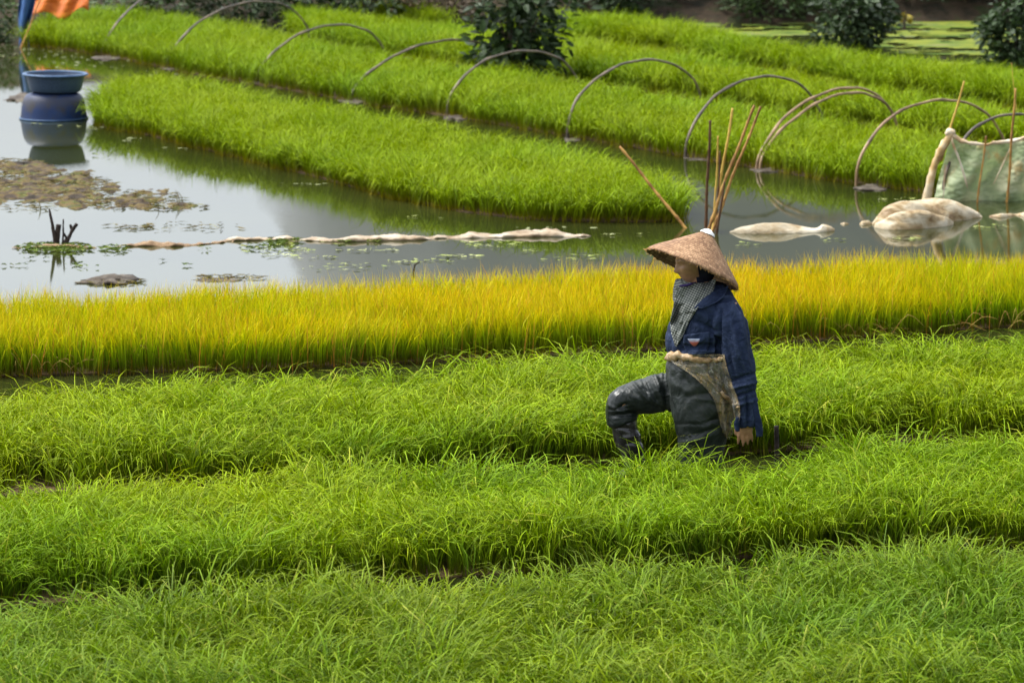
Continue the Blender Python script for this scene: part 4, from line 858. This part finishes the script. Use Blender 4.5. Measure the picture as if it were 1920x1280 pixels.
def boot(L, toe, name='boot'):
    sh = rings(limbsec(L), 24, 4); ft = rings(toe, 22, 4, 2.3); me = fuse([sh, ft], 0.006, 2)
    fold(me, [(1150, 800, 1200, 806, 3, -.006), (1165, 822, 1205, 815, 3.5, .007), (1168, 832, 1208, 828, 3, -.007)], (0.004, 16, 0.002, 45), 9); return wear(name, me, bt_m)
a = Q(1186, 862, .088)
boot([(1166, 776, .088, 22, .06), (1171, 800, .088, 25, .062), (1178, 825, .088, 25.5, .06), (1186, 848, .088, 24, .054), (1190, 868, .088, 23, .05)],
     [(np.array(a + Vector((.055, 0, -.035))), np.array([0, .036, 0]), np.array([.0, 0, .030])), (np.array(a + Vector((.02, 0, -.045))), np.array([0, .044, 0]), np.array([0, 0, .050])), (np.array(a + Vector((-.04, 0, -.075))), np.array([0, .046, 0]), np.array([0, 0, .042])), (np.array(a + Vector((-.075, 0, -.115))), np.array([0, .048, 0]), np.array([0, 0, .032])), (np.array(a + Vector((-.10, 0, -.145))), np.array([0, .030, 0]), np.array([0, 0, .020]))])
a = Q(1306, 1003, -.085)
boot([(1310, 935, -.085, 31, .066), (1308, 965, -.085, 26, .058), (1306, 1000, -.085, 23, .05)],
     [(np.array(a + Vector((.06, 0, -.02))), np.array([0, .036, 0]), np.array([0, 0, .03])), (np.array(a + Vector((.02, 0, -.02))), np.array([0, .044, 0]), np.array([0, 0, .045])), (np.array(a + Vector((-.06, 0, -.03))), np.array([0, .047, 0]), np.array([0, 0, .036])), (np.array(a + Vector((-.15, 0, -.04))), np.array([0, .034, 0]), np.array([0, 0, .022]))])

# ---- jacket
jt = rings(bodysec([(530, 1290, 1362, .085, .0), (545, 1280, 1371, .13, 0), (562, 1272, 1382, .165, 0), (585, 1264, 1391, .176, 0), (612, 1254, 1392, .172, 0), (638, 1248, 1384, .168, 0), (658, 1252, 1374, .165, 0), (672, 1260, 1362, .158, 0), (684, 1264, 1356, .14, 0)]), 30, 4, 2.2)
sL = rings(limbsec([(1356, 566, -.10, 25, .065), (1366, 594, -.15, 31, .080), (1374, 628, -.18, 29.5, .078), (1383, 665, -.20, 29, .075), (1391, 700, -.21, 28, .07), (1396, 735, -.21, 24, .062), (1399, 765, -.21, 21, .054), (1402, 788, -.21, 20, .048), (1403, 798, -.21, 18, .042)]), 24, 4)
sR = rings(limbsec([(1345, 562, .11, 30, .075), (1322, 590, .17, 33, .082), (1292, 625, .20, 30, .075), (1272, 650, .205, 24, .068), (1285, 684, .20, 25, .064), (1310, 715, .185, 22, .055), (1326, 738, .17, 19, .046)]), 24, 4)
jm = fuse([jt, sL, sR], 0.0062, 3)
fold(jm, [(a_, b_, c_, d_, e_, f_ * 1.7) for a_, b_, c_, d_, e_, f_ in [(1352, 580, 1345, 660, 3.5, -.013), (1342, 600, 1338, 660, 4, .008), (1345, 565, 1375, 560, 4, -.009), (1378, 562, 1402, 600, 3, -.009), (1385, 590, 1398, 640, 4, .008), (1370, 600, 1385, 670, 5, .007), (1362, 640, 1380, 720, 4, -.008), (1375, 640, 1400, 700, 3.5, .006),
          (1368, 715, 1415, 700, 3.5, -.009), (1370, 728, 1418, 716, 3.5, .008), (1374, 745, 1418, 732, 3, -.008), (1380, 760, 1420, 748, 3, .007), (1290, 575, 1330, 600, 6, .006), (1300, 600, 1345, 620, 4, -.007), (1275, 655, 1340, 648, 4, -.010), (1270, 664, 1345, 658, 4, .010), (1310, 640, 1350, 625, 4, .007), (1255, 620, 1280, 655, 4, -.008), (1300, 560, 1285, 600, 4, -.005), (1330, 555, 1300, 568, 3, -.010), (1400, 740, 1402, 800, 2.5, -.012), (1408, 750, 1412, 800, 3, .006)]],
     (0.012, 10, 0.006, 26), 5, (1, 1, 0.6))
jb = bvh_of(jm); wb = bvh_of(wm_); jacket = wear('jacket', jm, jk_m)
def patch(name, pl, pr, mat, off, bv_list, nv=26, nu=16, amp=0.0, freq=60, parent=None, thick=0.003, uvrot=0.6, fallback=-0.1, wave=None):
    """cloth laid on what the ray meets, between a left and a right edge given from top to bottom"""
    A = catmull(pl, 6); B = catmull(pr, 6); A = A[np.linspace(0, len(A) - 1, nv).round().astype(int)]; B = B[np.linspace(0, len(B) - 1, nv).round().astype(int)]
    D = np.full((nv, nu), np.nan); PX = np.empty((nv, nu, 2))
    for j in range(nv):
        for i in range(nu):
            q = A[j] + (B[j] - A[j]) * i / (nu - 1); PX[j, i] = q; hs = [h for h in (shoot(bv, q[0], q[1], 0) for bv in bv_list) if h]
            if hs: D[j, i] = min(h[0].y for h in hs)
    med = YP + fallback
    D = np.where(np.isnan(D), med, D)
    for _ in range(6):
        E = np.pad(D, 1, mode='edge'); D = np.minimum(D, (E[:-2, 1:-1] + E[2:, 1:-1] + E[1:-1, :-2] + E[1:-1, 2:]) / 4)
    V = []; UV = []; ca, sa = math.cos(uvrot), math.sin(uvrot)
    for j in range(nv):
        for i in range(nu):
            x, y = PX[j, i]; w = amp * noise.noise(Vector((i / nu * freq * .1, j / nv * freq * .1, 3.1))) + (wave(i / (nu - 1), j / (nv - 1)) if wave else 0)
            V.append(ony(x, y, D[j, i] - off - w)); UV.append(((x * ca + y * sa) * MPP, (-x * sa + y * ca) * MPP))
    F = [(j * nu + i, j * nu + i + 1, (j + 1) * nu + i + 1, (j + 1) * nu + i) for j in range(nv - 1) for i in range(nu - 1)]
    o = wear(name, (V, F), mat, parent); ul = o.data.uv_layers.new(name='UVMap')
    for lp in o.data.loops: ul.data[lp.index].uv = UV[lp.vertex_index]
    if thick: md = o.modifiers.new('thick', 'SOLIDIFY'); md.thickness = thick; md.offset = 1
    return o
# collar, pocket and badge, cuff flaps
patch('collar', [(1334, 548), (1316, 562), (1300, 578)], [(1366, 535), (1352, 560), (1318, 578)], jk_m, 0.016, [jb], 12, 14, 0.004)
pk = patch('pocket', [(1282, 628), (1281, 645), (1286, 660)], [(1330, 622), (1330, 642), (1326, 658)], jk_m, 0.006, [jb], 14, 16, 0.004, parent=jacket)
bad_m, t = newmat('printed badge'); uv = N(t, 'ShaderNodeUVMap'); n = tnoise(t, uv.outputs[0], 120, 2)
at = N(t, 'ShaderNodeAttribute', attribute_name='v').outputs['Fac']
c = ramp(t, mth(t, 'MULTIPLY_ADD', n, 0.35, mth(t, 'MULTIPLY', at, 0.9)), [(0.0, (0.10, 0.14, 0.26)), (0.22, (0.22, 0.26, 0.34)), (0.42, (0.24, 0.22, 0.26)), (0.55, (0.24, 0.055, 0.04)), (0.85, (0.30, 0.08, 0.045)), (1.0, (0.10, 0.07, 0.12))])
finish(t, c, 0.7)
bo = patch('badge', [(1289, 635), (1292, 640), (1297, 646), (1301, 650)], [(1312, 635), (1311, 640), (1307, 646), (1303, 650)], bad_m, 0.011, [jb], 12, 10, 0, parent=jacket, thick=0.0015)
bo.data.attributes.new('v', 'FLOAT', 'POINT').data.foreach_set('value', np.repeat(np.linspace(0, 1, 12), 10).astype(np.float32))
for pts, w in [([(1413, 745, -.255), (1418, 775, -.255), (1423, 800, -.25), (1424, 818, -.245)], [6, 6.5, 7.5, 6]), ([(1384, 782, -.25), (1382, 796, -.25), (1383, 808, -.25)], [5, 6, 4])]:
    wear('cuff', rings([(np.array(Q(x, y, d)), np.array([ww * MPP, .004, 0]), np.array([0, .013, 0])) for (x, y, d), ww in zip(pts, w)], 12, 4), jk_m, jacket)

# ---- headcloth, scarf with purple trim
bm = bmesh.new(); bmesh.ops.create_uvsphere(bm, u_segments=40, v_segments=28, radius=1.0)
for v in list(bm.verts):
    if v.co.y < -0.30 and v.co.z < 0.55 or v.co.z < -0.93: bm.verts.remove(v)
for v in bm.verts: v.co = HM @ Vector((v.co.x * 0.084, v.co.y * 0.104 + 0.002, v.co.z * 0.118 - (0.02 if v.co.z < 0 else 0)))
me = bpy.data.meshes.new('headcloth'); bm.to_mesh(me); bm.free(); me.polygons.foreach_set('use_smooth', [True] * len(me.polygons)); wear('headcloth', me, dk_m)
sc_m, t = newmat('checked scarf'); uv = N(t, 'ShaderNodeUVMap'); sp = N(t, 'ShaderNodeSeparateXYZ'); t.links.new(uv.outputs[0], sp.inputs[0])
def stripe(sock, per_, duty): return mth(t, 'LESS_THAN', mth(t, 'FRACT', mth(t, 'DIVIDE', sock, per_)), duty)
chk = mth(t, 'MULTIPLY', stripe(sp.outputs[0], 0.0115, 0.60), stripe(sp.outputs[1], 0.0115, 0.60))
c = mixc(t, chk, (0.022, 0.024, 0.024), (0.30, 0.30, 0.26)); c = mixc(t, tnoise(t, coords(t), 8, 4), c, (0.10, 0.11, 0.10)); 
finish(t, c, 0.9, tnoise(t, coords(t), 300, 2), 0.2, 0.001, 0.1)
nk = rings(limbsec([(1303, 528, 0, 36, .085), (1302, 536, 0, 39, .095), (1303, 548, 0, 42, .105), (1306, 562, 0, 43, .11), (1310, 574, 0, 40, .10)]), 40, 4)
nkV = displace(displace(nk[0], 0.007, 16), 0.004, 45); nb = BVHTree.FromPolygons(nkV, nk[1])
scarf = patch('scarf', [(1268, 537), (1266, 550), (1264, 570), (1259, 592), (1257, 612), (1260, 630), (1266, 648)], [(1342, 524), (1337, 545), (1322, 560), (1304, 584), (1291, 606), (1280, 630), (1268, 650)], sc_m, 0.010, [jb, nb], 44, 26, 0.010, 90, wave=lambda u, v: 0.007 * math.sin(u * 13 + v * 5) * (1 - v), uvrot=0.45)
def wr(o, V):
    ul = o.data.uv_layers.new(name='UVMap')
    for lp in o.data.loops:
        q = V[lp.vertex_index]; ul.data[lp.index].uv = (q[0] * .9 + q[2] * .43 + q[1], q[2] * .9 - q[0] * .43)
so = wear('scarf_wrap', (nkV, nk[1]), sc_m, scarf); wr(so, nkV)
wear('trim', tube([shoot(nb, 1275, 536, .016)[0], shoot(nb, 1285, 535, .014)[0], shoot(nb, 1297, 532, .012)[0], shoot(nb, 1308, 529, .010)[0]], [.005, .006, .006, .005], 8, 4), trim_m, scarf)

# ---- conical hat
hat_m, t = newmat('woven palm leaf'); uv = N(t, 'ShaderNodeUVMap'); sp = N(t, 'ShaderNodeSeparateXYZ'); t.links.new(uv.outputs[0], sp.inputs[0])
ring_ = mth(t, 'FRACT', mth(t, 'MULTIPLY', sp.outputs[1], 20)); rowid = mth(t, 'FLOOR', mth(t, 'MULTIPLY', sp.outputs[1], 20))
rad_ = mth(t, 'FRACT', mth(t, 'ADD', mth(t, 'MULTIPLY', sp.outputs[0], 64), mth(t, 'MULTIPLY', rowid, 0.5)))
wv = N(t, 'ShaderNodeCombineXYZ'); t.links.new(mth(t, 'FLOOR', mth(t, 'MULTIPLY', sp.outputs[0], 64)), wv.inputs[0]); t.links.new(rowid, wv.inputs[1])
wn = N(t, 'ShaderNodeTexWhiteNoise', noise_dimensions='2D'); t.links.new(wv.outputs[0], wn.inputs['Vector'])
stn = tnoise(t, coords(t), 5, 4, 0.55)
c = ramp(t, mth(t, 'MULTIPLY_ADD', wn.outputs[0], 0.24, mth(t, 'MULTIPLY_ADD', stn, 0.45, 0.17)), [(0.28, (0.11, 0.054, 0.026)), (0.5, (0.25, 0.140, 0.070)), (0.72, (0.40, 0.250, 0.135))])
gap = mth(t, 'MAXIMUM', mth(t, 'GREATER_THAN', ring_, 0.84), mth(t, 'GREATER_THAN', rad_, 0.90))
c = mixc(t, mth(t, 'MULTIPLY', gap, 0.75), c, (0.05, 0.024, 0.014))
bh = mth(t, 'SUBTRACT', mth(t, 'MULTIPLY', wn.outputs[0], 0.4), gap)
finish(t, c, 0.75, bh, 0.6, 0.004, 0.25)
BC = Q(1298.5, 503, 0.0); ax = (Q(1329, 433, 0.045) - BC); hh = ax.length; ax.normalize(); bx = Vector((0, 1, 0)).cross(ax).normalized(); by = ax.cross(bx).normalized(); hr = 94.0 * MPP
V = []; F = []; UV = []; nA, nR = 144, 26
for j in range(nR + 1):
    s = j / nR; r = hr * (0.012 + 0.988 * s); z = hh * (1 - s) ** 0.97
    for i in range(nA):
        a = 2 * math.pi * i / nA; rr = r * (1 + (0.012 * noise.noise(Vector((math.cos(a) * 9, math.sin(a) * 9, 1))) + 0.012 * (random.random() - .5)) * (s > 0.97)) ; zz = z + (0.006 * noise.noise(Vector((math.cos(a) * 2.4, math.sin(a) * 2.4, s * 3))) + 0.0025 * noise.noise(Vector((math.cos(a) * 8, math.sin(a) * 8, s * 9)))) * s
        if s > 0.985: zz -= 0.006 + 0.006 * random.random()
        V.append(BC + bx * rr * math.cos(a) + by * rr * math.sin(a) + ax * zz); UV.append((i / nA, s))
for j in range(nR):
    for i in range(nA): F.append((j * nA + i, j * nA + (i + 1) % nA, (j + 1) * nA + (i + 1) % nA, (j + 1) * nA + i))
F.append(tuple(range(nA)))
hat = wear('conical_hat', (V, F), hat_m); ul = hat.data.uv_layers.new(name='UVMap')
for pz in hat.data.polygons:
    us = [UV[v][0] for v in pz.vertices]
    for li in pz.loop_indices:
        u, vv = UV[hat.data.loops[li].vertex_index]; ul.data[li].uv = (u + (1 if u < .1 and max(us) > .9 and len(us) == 4 else 0), vv)
md = hat.modifiers.new('thick', 'SOLIDIFY'); md.thickness = 0.005; md.offset = -1
tip_m = noisy('white plastic cap', [(0.3, (0.62, 0.60, 0.56)), (0.7, (0.8, 0.79, 0.76))], 20, 0.5)
V, F = lathe([(0.0, hh + .004), (.010, hh + .0045), (.020, hh - .001), (.032, hh - .010), (.038, hh - .0175), (.040, hh - .0225)], 28)
V = [BC + bx * q[0] + by * q[1] + ax * (q[2] + 0.004 + 0.003 * noise.noise(Vector((q[0] * 90, q[1] * 90, 0)))) for q in V]; wear('hat_cap', (V, F), tip_m, hat)
V = []; F = []
for i in range(170):                           # frayed ends round the brim
    a = random.random() * 6.283; d = (bx * math.cos(a) + by * math.sin(a)); p = BC + d * hr * 0.985 - ax * 0.005; e = p + d * random.uniform(.004, .016) - ax * random.uniform(.0, .012) + Vector((random.uniform(-.006, .006), 0, random.uniform(-.004, .006)))
    v, f_ = tube([p, e], [.0022, .0012], 4); b = len(V); V += list(v); F += [tuple(k_ + b for k_ in q) for q in f_]
fr = wear('frayed_edge', (V, F), noisy('frayed palm', [(0.3, (0.20, 0.11, 0.04)), (0.7, (0.42, 0.24, 0.08))], 30, 0.8), hat); fr['kind'] = 'stuff'

# ---- clear plastic sheet tied round the waist
pls_m, t = newmat('clear stained plastic'); v = coords(t, (6, 6, 3), (0, 0.7, 0)); n1 = tnoise(t, v, 4.5, 6, 0.65, 0.8)
c = ramp(t, n1, [(0.3, (0.26, 0.15, 0.045)), (0.45, (0.46, 0.36, 0.19)), (0.6, (0.60, 0.56, 0.44)), (0.75, (0.7, 0.68, 0.6))])
p = N(t, 'ShaderNodeBsdfPrincipled', Roughness=0.25); p.inputs['Specular IOR Level'].default_value = 0.6; t.links.new(c, p.inputs['Base Color'])
bmp = N(t, 'ShaderNodeBump', Strength=0.6, Distance=0.01); t.links.new(n1, bmp.inputs['Height']); t.links.new(bmp.outputs[0], p.inputs['Normal'])
tp = N(t, 'ShaderNodeBsdfTransparent', Color=(0.93, 0.91, 0.85, 1)); mx = N(t, 'ShaderNodeMixShader'); o_ = N(t, 'ShaderNodeOutputMaterial')
t.links.new(ramp(t, n1, [(0.36, (0.62,) * 3), (0.46, (0.34,) * 3), (0.56, (0.16,) * 3), (0.66, (0.34,) * 3), (0.75, (0.5,) * 3)]), mx.inputs[0]); t.links.new(tp.outputs[0], mx.inputs[1]); t.links.new(p.outputs[0], mx.inputs[2]); t.links.new(mx.outputs[0], o_.inputs[0])
wave = lambda u, v: 0.016 * math.sin(u * 16 + 4 * v) * (0.3 + 0.7 * v) + 0.01 * noise.noise(Vector((u * 8, v * 9, 1)))
ws = patch('plastic_apron', [(1248, 664), (1262, 680), (1290, 698), (1318, 722), (1338, 748), (1346, 774), (1352, 800), (1362, 822)], [(1358, 664), (1362, 684), (1368, 705), (1376, 728), (1384, 750), (1388, 768), (1384, 795), (1368, 824)], pls_m, 0.016, [wb, jb], 52, 36, 0.010, 120, thick=0, wave=wave)
tie_m = noisy('stained plastic tie', [(0.3, (0.14, 0.08, 0.03)), (0.5, (0.30, 0.20, 0.10)), (0.7, (0.46, 0.36, 0.25))], 30, 0.45, 0.6, 0.006)
def onb(x, y, off): 
    h = [q[0] for q in (shoot(wb, x, y, off), shoot(jb, x, y, off)) if q]
    return min(h, key=lambda q: q.y) if h else Q(x, y, -.05)
tt = tube([onb(1249, 668, .0), onb(1256, 668, .012), onb(1270, 667, .014), onb(1290, 671, .016), onb(1315, 676, .016), onb(1340, 675, .016), onb(1356, 672, .014)], [.010, .022, .021, .016, .013, .012, .006], 14, 8)
wear('apron_tie', (displace(displace(tt[0], .013, 34), .006, 85), tt[1]), tie_m, ws)
hm = tube([onb(1352, 735, .02), onb(1362, 745, .025), onb(1374, 756, .03), onb(1385, 764, .03)], [.006, .010, .009, .005], 10, 5); wear('gathered_fold', (displace(hm[0], .007, 40), hm[1]), tie_m, ws)
